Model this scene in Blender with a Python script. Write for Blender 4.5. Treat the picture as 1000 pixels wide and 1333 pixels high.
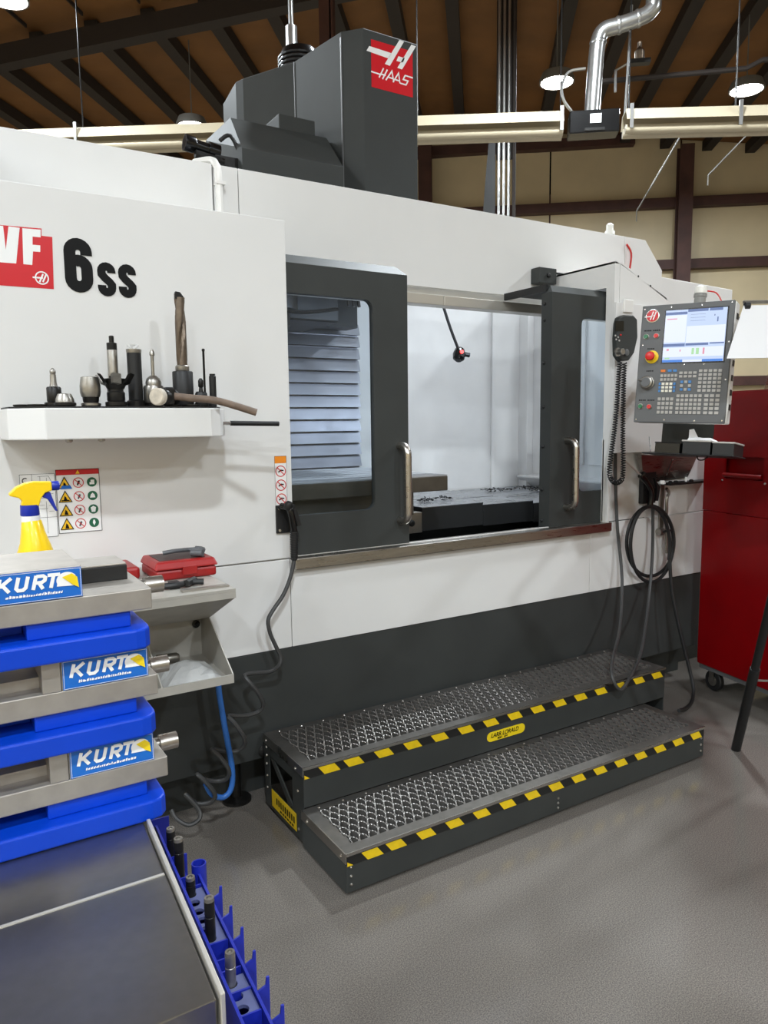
import bpy, math, random
from math import sin, cos, radians, pi, sqrt, atan2
from mathutils import Vector, Matrix
random.seed(7)
for o in list(bpy.data.objects): bpy.data.objects.remove(o, do_unlink=True)
SC = bpy.context.scene
COL = SC.collection

# ------------------------------------------------------------------ camera
FPX, CX, CY = 967.0, 500.0, 666.5            # focal length and centre for the 1000x1333 frame
YAW, PIT, ROL = radians(31.63), radians(6.84), radians(.71)
CAM = Vector((0, 0, 1.55))
FWD = Vector((sin(YAW)*cos(PIT), cos(YAW)*cos(PIT), -sin(PIT)))
RT0 = Vector((cos(YAW), -sin(YAW), 0))
DN0 = FWD.cross(RT0)
if DN0.z > 0: DN0 = -DN0
RT = RT0*cos(ROL)+DN0*sin(ROL)
DN = -RT0*sin(ROL)+DN0*cos(ROL)
cd = bpy.data.cameras.new('camera'); cd.lens = FPX/1333*36; cd.sensor_width = 36; cd.clip_start = .02; cd.clip_end = 200
cam = bpy.data.objects.new('camera', cd); COL.objects.link(cam)
mw = Matrix.Identity(4)
for i in range(3):
    mw[i][0] = RT[i]; mw[i][1] = -DN[i]; mw[i][2] = -FWD[i]; mw[i][3] = CAM[i]
cam.matrix_world = mw
SC.camera = cam

# ------------------------------------------------------------------ light and exposure
SC.view_settings.view_transform = 'Standard'
SC.view_settings.look = 'None'
SC.view_settings.gamma = 1
SC.view_settings.use_curve_mapping = False
SC.view_settings.exposure = 0.07
LAMP_W = 240.0
LAMP_COL = (.845, .935, 1.0)
LED_W = 2.7
wd = bpy.data.worlds.new('hall_air'); SC.world = wd; wd.use_nodes = True
wd.node_tree.nodes['Background'].inputs[0].default_value = (.9, .93, 1, 1)
wd.node_tree.nodes['Background'].inputs[1].default_value = 0.0

# ------------------------------------------------------------------ pixel helpers: a pixel gives a direction, a plane the distance
def ray(px, py): return RT*(px-CX)+DN*(py-CY)+FWD*FPX
def on(ax, val, px, py):
    w = ray(px, py); return CAM+w*((val-CAM[ax])/w[ax])
def PX(px, py, x): return on(0, x, px, py)
def PY(px, py, y): return on(1, y, px, py)
def PZ(px, py, z): return on(2, z, px, py)
def PD(px, py, d): return CAM+ray(px, py)*(d/FPX)

# ------------------------------------------------------------------ materials
def lin(c): return tuple(((v/255)/12.92 if v/255 <= .04045 else (((v/255)+.055)/1.055)**2.4) for v in c)
MATS = {}
def mat(name, rgb, rough=.5, metal=0., var=None, bump=None, spec=.5, coat=0., emit=None, rvar=None, stretch=None):
    m = bpy.data.materials.new(name); m.use_nodes = True
    nt = m.node_tree; b = nt.nodes['Principled BSDF']
    c = lin(rgb)
    b.inputs['Base Color'].default_value = (*c, 1)
    b.inputs['Roughness'].default_value = rough
    b.inputs['Metallic'].default_value = metal
    b.inputs['Specular IOR Level'].default_value = spec
    b.inputs['Coat Weight'].default_value = coat
    b.inputs['Coat Roughness'].default_value = .12
    tc = None
    def coords():
        nonlocal tc
        if tc is None:
            t = nt.nodes.new('ShaderNodeTexCoord'); tc = t.outputs['Object']
            if stretch:
                mp = nt.nodes.new('ShaderNodeMapping'); mp.inputs['Scale'].default_value = stretch
                nt.links.new(tc, mp.inputs[0]); tc = mp.outputs[0]
        return tc
    def noise(scale, detail=3):
        n = nt.nodes.new('ShaderNodeTexNoise'); n.inputs['Scale'].default_value = scale; n.inputs['Detail'].default_value = detail
        nt.links.new(coords(), n.inputs['Vector']); return n
    if var:
        n = noise(var[0]); r = nt.nodes.new('ShaderNodeValToRGB')
        a = var[1]
        r.color_ramp.elements[0].position = .3; r.color_ramp.elements[1].position = .7
        r.color_ramp.elements[0].color = (*[max(0, v*(1-a)) for v in c], 1)
        r.color_ramp.elements[1].color = (*[min(1, v*(1+a)) for v in c], 1)
        nt.links.new(n.outputs['Fac'], r.inputs[0]); nt.links.new(r.outputs[0], b.inputs['Base Color'])
    if rvar:
        n = noise(rvar[0]); mr = nt.nodes.new('ShaderNodeMapRange')
        mr.inputs['From Min'].default_value = .3; mr.inputs['From Max'].default_value = .7
        mr.inputs['To Min'].default_value = rvar[1]; mr.inputs['To Max'].default_value = rvar[2]
        nt.links.new(n.outputs['Fac'], mr.inputs[0]); nt.links.new(mr.outputs[0], b.inputs['Roughness'])
    if bump:
        n = noise(bump[0], 2); bp = nt.nodes.new('ShaderNodeBump'); bp.inputs['Strength'].default_value = bump[1]; bp.inputs['Distance'].default_value = bump[2] if len(bump) > 2 else .002
        nt.links.new(n.outputs['Fac'], bp.inputs['Height']); nt.links.new(bp.outputs[0], b.inputs['Normal'])
    if emit:
        b.inputs['Emission Color'].default_value = (*lin(emit[0]), 1); b.inputs['Emission Strength'].default_value = emit[1]
    MATS[name] = m
    return m
def glass(name, tint, fac=.12, rough=.03):
    m = bpy.data.materials.new(name); m.use_nodes = True; nt = m.node_tree
    nt.nodes.remove(nt.nodes['Principled BSDF']); out = nt.nodes['Material Output']
    t = nt.nodes.new('ShaderNodeBsdfTransparent'); t.inputs[0].default_value = (*tint, 1)
    g = nt.nodes.new('ShaderNodeBsdfGlossy'); g.inputs['Roughness'].default_value = rough
    f = nt.nodes.new('ShaderNodeFresnel'); f.inputs[0].default_value = 1.28
    x = nt.nodes.new('ShaderNodeMixShader')
    mm = nt.nodes.new('ShaderNodeMath'); mm.operation = 'MULTIPLY_ADD'; mm.inputs[1].default_value = 1; mm.inputs[2].default_value = fac
    nt.links.new(f.outputs[0], mm.inputs[0]); nt.links.new(mm.outputs[0], x.inputs[0])
    nt.links.new(t.outputs[0], x.inputs[1]); nt.links.new(g.outputs[0], x.inputs[2]); nt.links.new(x.outputs[0], out.inputs[0])
    MATS[name] = m
mat('white', (224, 223, 221), .5, spec=.35, var=(3, .02), bump=(220, .06, .0006))
mat('white_in', (224, 223, 221), .38, var=(4, .04))
mat('seam', (40, 40, 40), .8)
mat('dark', (58, 60, 59), .5, spec=.25, var=(6, .06), bump=(300, .05, .0005))
mat('base_dark', (58, 60, 59), .5, spec=.25, var=(5, .08), bump=(300, .05, .0005))
mat('head_grey', (58, 60, 59), .62, spec=.25, var=(5, .06), bump=(260, .05, .0005))
mat('black', (18, 18, 19), .5)
mat('black_gloss', (14, 14, 15), .22)
mat('rubber', (26, 26, 27), .55)
mat('hose_grey', (62, 62, 62), .5)
mat('steel', (172, 168, 162), .34, 1, rvar=(14, .26, .45), var=(9, .1))
mat('brushed', (165, 160, 153), .32, 1, rvar=(10, .24, .42), var=(6, .1), stretch=(1, 1, 14))
mat('bench', (138, 136, 132), .3, .95, var=(60, .04))
mat('vise_steel', (168, 162, 154), .48, .65, var=(40, .07), bump=(500, .12, .0004))
mat('chrome', (205, 203, 200), .22, 1)
mat('tube_steel', (190, 184, 176), .3, 1, rvar=(40, .24, .38))
mat('tool_dark', (40, 39, 38), .38, .6, var=(50, .25))
mat('tool_steel', (158, 154, 147), .36, .9, var=(40, .15))
mat('drill_bronze', (112, 100, 88), .4, .8, var=(50, .15))
mat('table_iron', (168, 169, 172), .45, .1, var=(14, .14), stretch=(1, 6, 6))
mat('table_side', (92, 86, 77), .48, .6, var=(10, .16))
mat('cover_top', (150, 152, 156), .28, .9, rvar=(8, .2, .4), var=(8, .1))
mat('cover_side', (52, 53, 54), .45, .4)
mat('louver', (150, 151, 158), .36, .75, rvar=(10, .3, .45))
mat('alu', (205, 200, 190), .4, .6)
mat('blue', (2, 60, 186), .38, spec=.35, var=(12, .06), bump=(120, .08, .0008))
mat('blue_plastic', (24, 38, 150), .4, var=(20, .1))
mat('blue_grey', (86, 92, 132), .42, var=(20, .15))
mat('label_blue', (24, 102, 190), .35)
mat('label_white', (238, 238, 236), .4)
mat('label_yellow', (236, 206, 30), .4)
mat('haas_red', (204, 16, 30), .35)
mat('ink', (14, 14, 14), .6, spec=.2)
mat('print_white', (240, 240, 239), .4)
mat('sign_red', (200, 28, 34), .45)
mat('sign_green', (22, 96, 66), .45)
mat('sign_orange', (238, 140, 30), .45)
mat('sign_yellow', (242, 190, 30), .45)
mat('tape_yellow', (232, 196, 22), .42, var=(40, .08))
mat('tape_black', (22, 22, 22), .6)
mat('grate', (128, 125, 121), .45, .7, var=(30, .14))
mat('tread', (120, 117, 113), .42, .8, var=(30, .12))
mat('yellow_plastic', (250, 208, 12), .35, coat=.2)
mat('navy_plastic', (28, 48, 160), .35)
mat('red_case', (150, 24, 24), .4, var=(14, .12))
mat('case_dark', (70, 52, 50), .55, var=(14, .2))
mat('grey_plastic', (84, 86, 90), .45)
mat('bin_metal', (176, 172, 164), .45, .25, var=(14, .08))
mat('wood', (112, 94, 80), .6, var=(30, .25), stretch=(1, 1, 1))
mat('hammer_face', (196, 186, 170), .6, var=(40, .2))
mat('cab_red', (122, 0, 5), .35, spec=.3, var=(5, .06))
mat('panel_grey', (92, 93, 94), .45)
mat('pendant_white', (228, 226, 222), .4)
mat('key', (176, 172, 166), .5)
mat('key_blue', (70, 130, 190), .5)
mat('key_orange', (226, 120, 40), .5)
mat('key_white', (236, 232, 216), .5)
mat('green_btn', (28, 110, 66), .3)
mat('red_btn', (212, 34, 30), .3)
mat('yellow_btn', (244, 206, 24), .35)
mat('screen_bg', (10, 10, 12), .3, emit=((196, 214, 248), .95))
mat('screen_white', (10, 10, 12), .3, emit=((226, 234, 252), 1.0))
mat('screen_bar', (10, 10, 12), .3, emit=((96, 120, 176), .8))
mat('screen_blue', (10, 10, 12), .3, emit=((64, 132, 226), .9))
mat('screen_pink', (10, 10, 12), .3, emit=((232, 150, 170), .9))
mat('screen_green', (10, 10, 12), .3, emit=((176, 226, 170), .9))
mat('paper', (232, 232, 234), .8, spec=.2)
mat('wall_tan', (214, 197, 162), .4, var=(1.2, .08), bump=(3, .2, .02))
mat('iron_red', (74, 46, 40), .6, var=(4, .2))
mat('roof_brown', (128, 86, 42), .75, var=(1.0, .2), bump=(1.6, .6, .08))
mat('rafter_dark', (40, 32, 28), .7)
mat('heater_tan', (196, 184, 158), .5, .2)
mat('galv', (176, 176, 174), .3, .9, var=(8, .1))
mat('lamp_lens', (255, 255, 255), .5, emit=((255, 250, 244), 60))
mat('led_lens', (255, 255, 255), .5, emit=((225, 235, 255), 6))
mat('lamp_case', (112, 110, 106), .5)
mat('hose_blue', (52, 110, 190), .4)
mat('hose_red', (190, 40, 36), .4)
mat('red_light', (160, 20, 20), .3, emit=((255, 60, 50), 2.5))
mat('plastic_cream', (226, 216, 186), .5)
mat('beacon_white', (232, 230, 222), .45)
mat('beacon_grey', (132, 132, 128), .5)
glass('glass_door', (.86, .90, .93), .0)
glass('glass_side', (.90, .94, .97), .03, .15)
mat('bag_clear', (214, 214, 212), .3); MATS['bag_clear'].node_tree.nodes['Principled BSDF'].inputs['Alpha'].default_value = .5
glass('shield_clear', (.8, .8, .78), .12, .2)
# epoxy floor with flakes
m = mat('floor_epoxy', (128, 123, 118), .15)
nt = m.node_tree; b = nt.nodes['Principled BSDF']; tcn = nt.nodes.new('ShaderNodeTexCoord')
n1 = nt.nodes.new('ShaderNodeTexNoise'); n1.inputs['Scale'].default_value = 260; n1.inputs['Detail'].default_value = 2
n2 = nt.nodes.new('ShaderNodeTexNoise'); n2.inputs['Scale'].default_value = 1.3; n2.inputs['Detail'].default_value = 4
nt.links.new(tcn.outputs['Object'], n1.inputs['Vector']); nt.links.new(tcn.outputs['Object'], n2.inputs['Vector'])
r1 = nt.nodes.new('ShaderNodeValToRGB'); r1.color_ramp.elements[0].position = .36; r1.color_ramp.elements[1].position = .66
r1.color_ramp.elements[0].color = (*lin((96, 91, 86)), 1); r1.color_ramp.elements[1].color = (*lin((130, 123, 116)), 1)
nt.links.new(n1.outputs['Fac'], r1.inputs[0])
r2 = nt.nodes.new('ShaderNodeValToRGB'); r2.color_ramp.elements[0].position = .3; r2.color_ramp.elements[1].position = .75
r2.color_ramp.elements[0].color = (.84, .84, .84, 1); r2.color_ramp.elements[1].color = (1, 1, 1, 1)
nt.links.new(n2.outputs['Fac'], r2.inputs[0])
mx = nt.nodes.new('ShaderNodeMix'); mx.data_type = 'RGBA'; mx.blend_type = 'MULTIPLY'; mx.inputs[0].default_value = 1
nt.links.new(r1.outputs[0], mx.inputs[6]); nt.links.new(r2.outputs[0], mx.inputs[7]); nt.links.new(mx.outputs[2], b.inputs['Base Color'])
bp = nt.nodes.new('ShaderNodeBump'); bp.inputs['Strength'].default_value = .07; bp.inputs['Distance'].default_value = .0006
n3 = nt.nodes.new('ShaderNodeTexNoise'); n3.inputs['Scale'].default_value = 120
nt.links.new(tcn.outputs['Object'], n3.inputs['Vector'])
nt.links.new(n3.outputs['Fac'], bp.inputs['Height']); nt.links.new(bp.outputs[0], b.inputs['Normal'])

# ------------------------------------------------------------------ mesh helpers
WPOS = {}
LAY = 0                                          # overlapping print strokes lie a hair above each other
def V(*a): return Vector(a)
class MB:
    def __init__(s): s.v = []; s.f = []
    def add(s, vs, fs):
        n = len(s.v); s.v += [Vector(v) for v in vs]; s.f += [tuple(i+n for i in f) for f in fs]; return s
    def box(s, x0, x1, y0, y1, z0, z1):
        return s.add([(x0,y0,z0),(x1,y0,z0),(x1,y1,z0),(x0,y1,z0),(x0,y0,z1),(x1,y0,z1),(x1,y1,z1),(x0,y1,z1)],
                     [(0,3,2,1),(4,5,6,7),(0,1,5,4),(1,2,6,5),(2,3,7,6),(3,0,4,7)])
    def ext(s, pts, vec):                       # polygon extruded along vec
        vec = Vector(vec); n = len(pts); pts = [Vector(p) for p in pts]
        nrm = Vector((0,0,0))
        for i in range(n): nrm += pts[i].cross(pts[(i+1) % n])
        if nrm.dot(vec) > 0: pts = pts[::-1]
        fs = [tuple(range(n)), tuple(range(2*n-1, n-1, -1))]
        fs += [(i, i+n, (i+1) % n+n, (i+1) % n) for i in range(n)]
        return s.add(pts+[p+vec for p in pts], fs)
    def poly(s, pts): return s.add(pts, [tuple(range(len(pts)))])
    def cyl(s, p, q, r, r2=None, n=16, cap=True):
        p = Vector(p); q = Vector(q); r2 = r if r2 is None else r2
        d = (q-p).normalized(); a = d.orthogonal().normalized(); b_ = d.cross(a)
        vs = []
        for (c, rr) in ((p, r), (q, r2)):
            for i in range(n): t = 2*pi*i/n; vs.append(c+(a*cos(t)+b_*sin(t))*rr)
        fs = [(i, (i+1) % n, (i+1) % n+n, i+n) for i in range(n)]
        if cap: fs += [tuple(range(n-1, -1, -1)), tuple(range(n, 2*n))]
        return s.add(vs, fs)
    def lathe(s, prof, p=(0,0,0), d=(0,0,1), n=20):      # prof: (radius, along)
        p = Vector(p); d = Vector(d).normalized(); a = d.orthogonal().normalized(); b_ = d.cross(a)
        vs = []; fs = []; m = len(prof)
        for (r, h) in prof:
            for i in range(n): t = 2*pi*i/n; vs.append(p+d*h+(a*cos(t)+b_*sin(t))*max(r, 1e-5))
        for k in range(m-1):
            for i in range(n): fs.append((k*n+i, k*n+(i+1) % n, (k+1)*n+(i+1) % n, (k+1)*n+i))
        fs += [tuple(range(n-1, -1, -1)), tuple(range((m-1)*n, m*n))]
        return s.add(vs, fs)
    def tube(s, pts, r, n=8, sub=4, smooth=True):
        pts = [Vector(p) for p in pts]
        if smooth and len(pts) > 2:
            out = []
            for i in range(len(pts)-1):
                p0 = pts[max(i-1, 0)]; p1 = pts[i]; p2 = pts[i+1]; p3 = pts[min(i+2, len(pts)-1)]
                for k in range(sub):
                    t = k/sub
                    out.append(.5*((2*p1)+(-p0+p2)*t+(2*p0-5*p1+4*p2-p3)*t*t+(-p0+3*p1-3*p2+p3)*t**3))
            out.append(pts[-1]); pts = out
        m = len(pts); tg = [(pts[min(i+1, m-1)]-pts[max(i-1, 0)]).normalized() for i in range(m)]
        a = tg[0].orthogonal().normalized(); vs = []; fs = []
        for i in range(m):
            a = (a-tg[i]*a.dot(tg[i])); a = a.normalized() if a.length > 1e-6 else tg[i].orthogonal().normalized()
            b_ = tg[i].cross(a)
            rr = r[min(int(i*len(r)/m), len(r)-1)] if isinstance(r, (list, tuple)) else r
            for k in range(n): t = 2*pi*k/n; vs.append(pts[i]+(a*cos(t)+b_*sin(t))*rr)
        for i in range(m-1):
            for k in range(n): fs.append((i*n+k, i*n+(k+1) % n, (i+1)*n+(k+1) % n, (i+1)*n+k))
        fs += [tuple(range(n-1, -1, -1)), tuple(range((m-1)*n, m*n))]
        return s.add(vs, fs)
    def holed(s, x0, x1, z0, z1, loop, y0, y1, ax=None):
        # rectangular plate (x,z) between y0 and y1 with one hole; loop runs counter-clockwise from the lower right
        n = len(loop); cs = [(x1, z0), (x1, z1), (x0, z1), (x0, z0)]; q = n//4
        A = ax or (lambda x, y, z: (x, y, z))
        for y, flip in ((y0, False), (y1, True)):
            vs = [A(x, y, z) for x, z in loop]+[A(c[0], y, c[1]) for c in cs]; fs = []
            for c in range(4):
                for i in range(c*q, c*q+q-1): fs.append((i, n+c, (i+1) % n))
                i = c*q+q-1; fs.append((i, n+c, n+(c+1) % 4, (i+1) % n))
            s.add(vs, [f[::-1] if flip else f for f in fs])
        vs = [A(x, y0, z) for x, z in loop]+[A(x, y1, z) for x, z in loop]
        s.add(vs, [(i, (i+1) % n, (i+1) % n+n, i+n) for i in range(n)])
        vs = [A(c[0], y0, c[1]) for c in cs]+[A(c[0], y1, c[1]) for c in cs]
        s.add(vs, [(i, i+4, (i+1) % 4+4, (i+1) % 4) for i in range(4)])
        return s
    def stroke(s, pts, w, A, closed=False):
        global LAY
        LAY = (LAY+1) % 24       # thick 2-D line, mapped to space by A(u, v)
        pts = [Vector((p[0], p[1])) for p in pts]; pts = [p for i, p in enumerate(pts) if i == 0 or (p-pts[i-1]).length > 1e-6]; n = len(pts); L = []; R = []
        for i in range(n):
            d1 = (pts[i]-pts[i-1]) if (i > 0 or closed) else (pts[1]-pts[0])
            d2 = (pts[(i+1) % n]-pts[i]) if (i < n-1 or closed) else (pts[-1]-pts[-2])
            d1 = d1.normalized(); d2 = d2.normalized(); t = (d1+d2)
            t = t.normalized() if t.length > 1e-6 else d1
            nr = Vector((-t.y, t.x)); c = max(.4, nr.dot(Vector((-d1.y, d1.x))))
            L.append(pts[i]+nr*(w/2/c)); R.append(pts[i]-nr*(w/2/c))
        k = len(s.v); s.v += [Vector(A(*p)) for p in L]+[Vector(A(*p)) for p in R]
        for i in range(n if closed else n-1):
            j = (i+1) % n; s.f.append((k+n+i, k+n+j, k+j, k+i))
        return s
    def fill(s, pts, A): return s.poly([A(*p) for p in pts])
    def build(s, name, mt, parent=None, bevel=0., smooth=False, loc=None, local=False, kind=None, label=None):
        off = Vector((0,0,0))
        if not local:
            if parent is not None: off = WPOS.get(parent.name, off)
            elif loc is not None: off = Vector(loc)
        me = bpy.data.meshes.new(name)
        me.from_pydata([tuple(v-off) for v in s.v], [], s.f); me.update()
        me.materials.append(MATS[mt])
        if smooth:
            me.polygons.foreach_set('use_smooth', [True]*len(me.polygons))
        o = bpy.data.objects.new(name, me); COL.objects.link(o)
        if smooth == 'auto' or smooth is True:
            for e in ():
                pass
        if parent is not None:
            o.parent = parent; WPOS[o.name] = off
        elif loc is not None: o.location = off; WPOS[o.name] = off
        if smooth:
            md = o.modifiers.new('edge_split', 'EDGE_SPLIT'); md.split_angle = radians(38)
        if bevel:
            md = o.modifiers.new('bevel', 'BEVEL'); md.width = bevel; md.segments = 2; md.limit_method = 'ANGLE'; md.angle_limit = radians(40)
        if kind: o['kind'] = kind
        if label: o['label'] = label
        return o
def tag(o, label, cat, group=None, kind=None):
    o['label'] = label; o['category'] = cat
    if group: o['group'] = group
    if kind: o['kind'] = kind
    return o
def thing(name, loc, label, cat, group=None, mtx=None):
    o = bpy.data.objects.new(name, None); o.empty_display_size = .1; COL.objects.link(o)
    if mtx is not None: o.matrix_world = mtx
    else: o.location = loc; WPOS[o.name] = Vector(loc)
    return tag(o, label, cat, group)
def rrect(x0, x1, z0, z1, r, k=6):               # counter-clockwise loop starting in the lower right corner
    L = []
    for (cx_, cz_, a0) in ((x1-r, z0+r, -90), (x1-r, z1-r, 0), (x0+r, z1-r, 90), (x0+r, z0+r, 180)):
        for i in range(k+1): t = radians(a0+90*i/k); L.append((cx_+r*cos(t), cz_+r*sin(t)))
    return L
def circ(cx_, cz_, r, n=16, a0=-67.5):
    return [(cx_+r*cos(radians(a0+360*i/n-22.5)), cz_+r*sin(radians(a0+360*i/n-22.5))) for i in range(n)]
def arc(cx_, cy_, r, a0, a1, n=8): return [(cx_+r*cos(radians(a0+(a1-a0)*i/n)), cy_+r*sin(radians(a0+(a1-a0)*i/n))) for i in range(n+1)]
def text_mb(txt, A, size, shear=0., bold=0., sx=1., align='LEFT', space=1.):
    cu = bpy.data.curves.new('lettering', 'FONT'); cu.body = txt; cu.size = size; cu.shear = shear; cu.offset = bold
    cu.align_x = align; cu.space_character = space; cu.resolution_u = 3
    ob = bpy.data.objects.new('lettering', cu); COL.objects.link(ob)
    dg = bpy.context.evaluated_depsgraph_get(); dg.update()
    me = bpy.data.meshes.new_from_object(ob.evaluated_get(dg))
    mb = MB(); mb.v = [Vector(A(v.co.x*sx, v.co.y)) for v in me.vertices]; mb.f = [tuple(p.vertices) for p in me.polygons]
    bpy.data.objects.remove(ob); bpy.data.curves.remove(cu); bpy.data.meshes.remove(me)
    return mb
def copy_tree(o, parent=None):
    c = o.copy(); COL.objects.link(c); c.parent = parent
    for ch in list(o.children):
        if ch.type != 'LIGHT': copy_tree(ch, c)
    return c

# ================================================================== the hall
AZ = radians(39)
UU = Vector((sin(AZ), cos(AZ), 0)); VV = Vector((cos(AZ), -sin(AZ), 0))
def B(u, v, z): return UU*u+VV*v+Vector((0, 0, z))
def bbox(mb, u0, u1, v0, v1, z0, z1):
    p = [B(u, v, z) for z in (z0, z1) for (u, v) in ((u0, v0), (u1, v0), (u1, v1), (u0, v1))]
    return mb.add(p, [(0,1,2,3),(7,6,5,4),(4,5,1,0),(5,6,2,1),(6,7,3,2),(7,4,0,3)])
U0, U1, V0, V1 = -9.0, 16.0, -13.0, 12.5
RIDGE_V, RIDGE_Z, SLOPE = -.5, 7.49, .108
def roof_z(v): return RIDGE_Z-SLOPE*abs(v-RIDGE_V)
floor = bbox(MB(), U0, U1, V0, V1, -.1, 0).build('floor', 'floor_epoxy', kind='structure'); floor['label'] = 'speckled grey epoxy floor of the machine hall'
wb = bbox(MB(), U1+.02, U1+.25, V0, V1, 0, 6.1).build('wall_back', 'iron_red', kind='structure'); wb['label'] = 'back wall of beige insulated panels with dark red steel framing'
girts = [0, 1.15, 2.3, 3.45, 4.6, 5.78, 7.0]
cols = [-11.1, -6.1, -1.1, 3.92, 8.94]
edges_v = [V0+.0, -11.1, -8.6, -6.1, -3.6, -1.1, 1.4, 3.92, 6.43, 8.94, V1]
for r_ in range(len(girts)-1):
    for c_ in range(len(edges_v)-1):
        mb = MB(); a, b2, z0, z1 = edges_v[c_]+.015, edges_v[c_+1]-.015, girts[r_]+.01, girts[r_+1]-.01
        nx, nz = 6, 4; vs = []; fs = []
        for j in range(nz+1):
            for i in range(nx+1):
                s_, t_ = i/nx, j/nz; bul = (sin(pi*s_)*sin(pi*t_))**.5*.05
                vc = a+(b2-a)*s_; vs.append(B(U1-bul, vc, z0+((min(z1, roof_z(vc)-.01) if z1 < 6.9 else roof_z(vc)-.01)-z0)*t_))
        for j in range(nz):
            for i in range(nx): k = j*(nx+1)+i; fs.append((k, k+nx+1, k+nx+2, k+1))
        mb.add(vs, fs).build('panel', 'wall_tan', wb, smooth=True)
for z in girts[1:]:
    bbox(MB(), U1-.22, U1-.02, V0 if z < 6 else -4.0, V1 if z < 6 else 3.0, z-.09, z+.09).build('girt', 'iron_red', wb)
for v in cols:
    mb = MB(); bbox(mb, U1-.5, U1-.47, v-.13, v+.13, 0, roof_z(v)-.25); bbox(mb, U1-.47, U1-.25, v-.02, v+.02, 0, roof_z(v)-.25); bbox(mb, U1-.25, U1-.23, v-.13, v+.13, 0, roof_z(v)-.25)
    mb.build('column', 'iron_red', wb)
bbox(MB(), V0 and U0, U1, V0-.2, V0, 0, roof_z(V0-.2)).build('wall_left', 'wall_tan', kind='structure')['label'] = 'plain beige side wall of the hall'
bbox(MB(), U0, U1, V1, V1+.2, 0, roof_z(V1+.2)).build('wall_right', 'wall_tan', kind='structure')['label'] = 'plain beige wall on the far side of the hall'
MB().ext([B(U0-.2, V0, 0), B(U0-.2, V1, 0), B(U0-.2, V1, roof_z(V1)), B(U0-.2, RIDGE_V, RIDGE_Z), B(U0-.2, V0, roof_z(V0))], UU*.2).build('wall_front', 'wall_tan', kind='structure')['label'] = 'plain beige wall behind the viewer'
mb = MB()
for va, vb in ((V0-.2, RIDGE_V), (RIDGE_V, V1+.2)):
    mb.ext([B(U0-.2, va, roof_z(va)), B(U0-.2, vb, roof_z(vb)), B(U0-.2, vb, roof_z(vb)+.12), B(U0-.2, va, roof_z(va)+.12)], UU*(U1-U0+.5))
ceil = mb.build('ceiling', 'roof_brown', kind='structure'); ceil['label'] = 'dark brown insulated metal roof of the hall'
for u in (-2, 4, 10):
    for va, vb in ((V0, RIDGE_V), (RIDGE_V, V1)):
        MB().ext([B(u-.1, va, roof_z(va)-.45), B(u-.1, vb, roof_z(vb)-.45), B(u-.1, vb, roof_z(vb)-.2), B(u-.1, va, roof_z(va)-.2)], UU*.2).build('rafter', 'rafter_dark', ceil)
k = V0+.6
while k < V1:
    for ua, ub in ((4.1, 9.9), (10.1, 15.98)):
        z = roof_z(k)-.02
        dep = .18 if ua > 10 else .05; wdt = .09 if ua > 10 else .01
        bbox(MB(), ua, ub, k-wdt, k+wdt, z-dep, z).build('purlin', 'rafter_dark', ceil)
    k += .8

# high bay lamps
def make_lamp():
    t = thing('high_bay_lamp', (0,0,0), 'round high bay lamp hanging from the roof', 'lamp', 'high bay lamps under the roof')
    MB().lathe([(.10, .14), (.19, .12), (.225, .04), (.225, 0), (.205, 0), (.205, .03)], n=24).build('housing', 'lamp_case', t, smooth=True, local=True)
    MB().lathe([(.2, .012), (.2, .03)], n=24).build('lens', 'lamp_lens', t, local=True)
    MB().cyl((0,0,.14), (0,0,1.74), .008, n=8).build('hanger', 'lamp_case', t, local=True)
    return t
lamp0 = make_lamp()
ld = bpy.data.lights.new('lamp_light', 'AREA'); ld.shape = 'DISK'; ld.size = .4; ld.energy = LAMP_W; ld.color = LAMP_COL
lamp_labels = ['glowing high bay lamp hanging beside the silver flue pipe', 'glowing high bay lamp hanging past the flue over the far heater end', 'glowing high bay lamp low behind the grey motor cover', 'glowing high bay lamp in front of the dark roof rafter']
spots = [PZ(725, 108, 5.9), PZ(972, 118, 5.9), PZ(250, 165, 5.9), PZ(10, 0, 6.3)]
for u in (5.6, -2.0, -6.4):
    for v in (-9.3, -4.6, .8, 5.4): spots.append(B(u, v, 5.9))
for i, p in enumerate(spots):
    o = lamp0 if i == 0 else copy_tree(lamp0)
    o.location = p
    o['label'] = lamp_labels[i] if i < 4 else 'round high bay lamp over the aisle in front of the machine'
    v_ = p.dot(VV); need = roof_z(v_)-p.z
    for ch in o.children:
        if ch.name.startswith('hanger'): ch.scale = (1, 1, (need-.14)/1.6); ch.location = (0, 0, .14-.14*(need-.14)/1.6)
    if i >= 4:                                   # lamps of the same hall that hang outside the picture
        for ch in o.children:
            if ch.name.startswith('lens'): ch.name = 'lens_%d_offscreen' % (i-3)
    lo = bpy.data.objects.new('lamp_light' if i < 4 else 'hall_lamp_light_%d_offscreen' % (i-3), ld); COL.objects.link(lo); lo.parent = o; lo.location = (0, 0, -.02)

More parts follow.
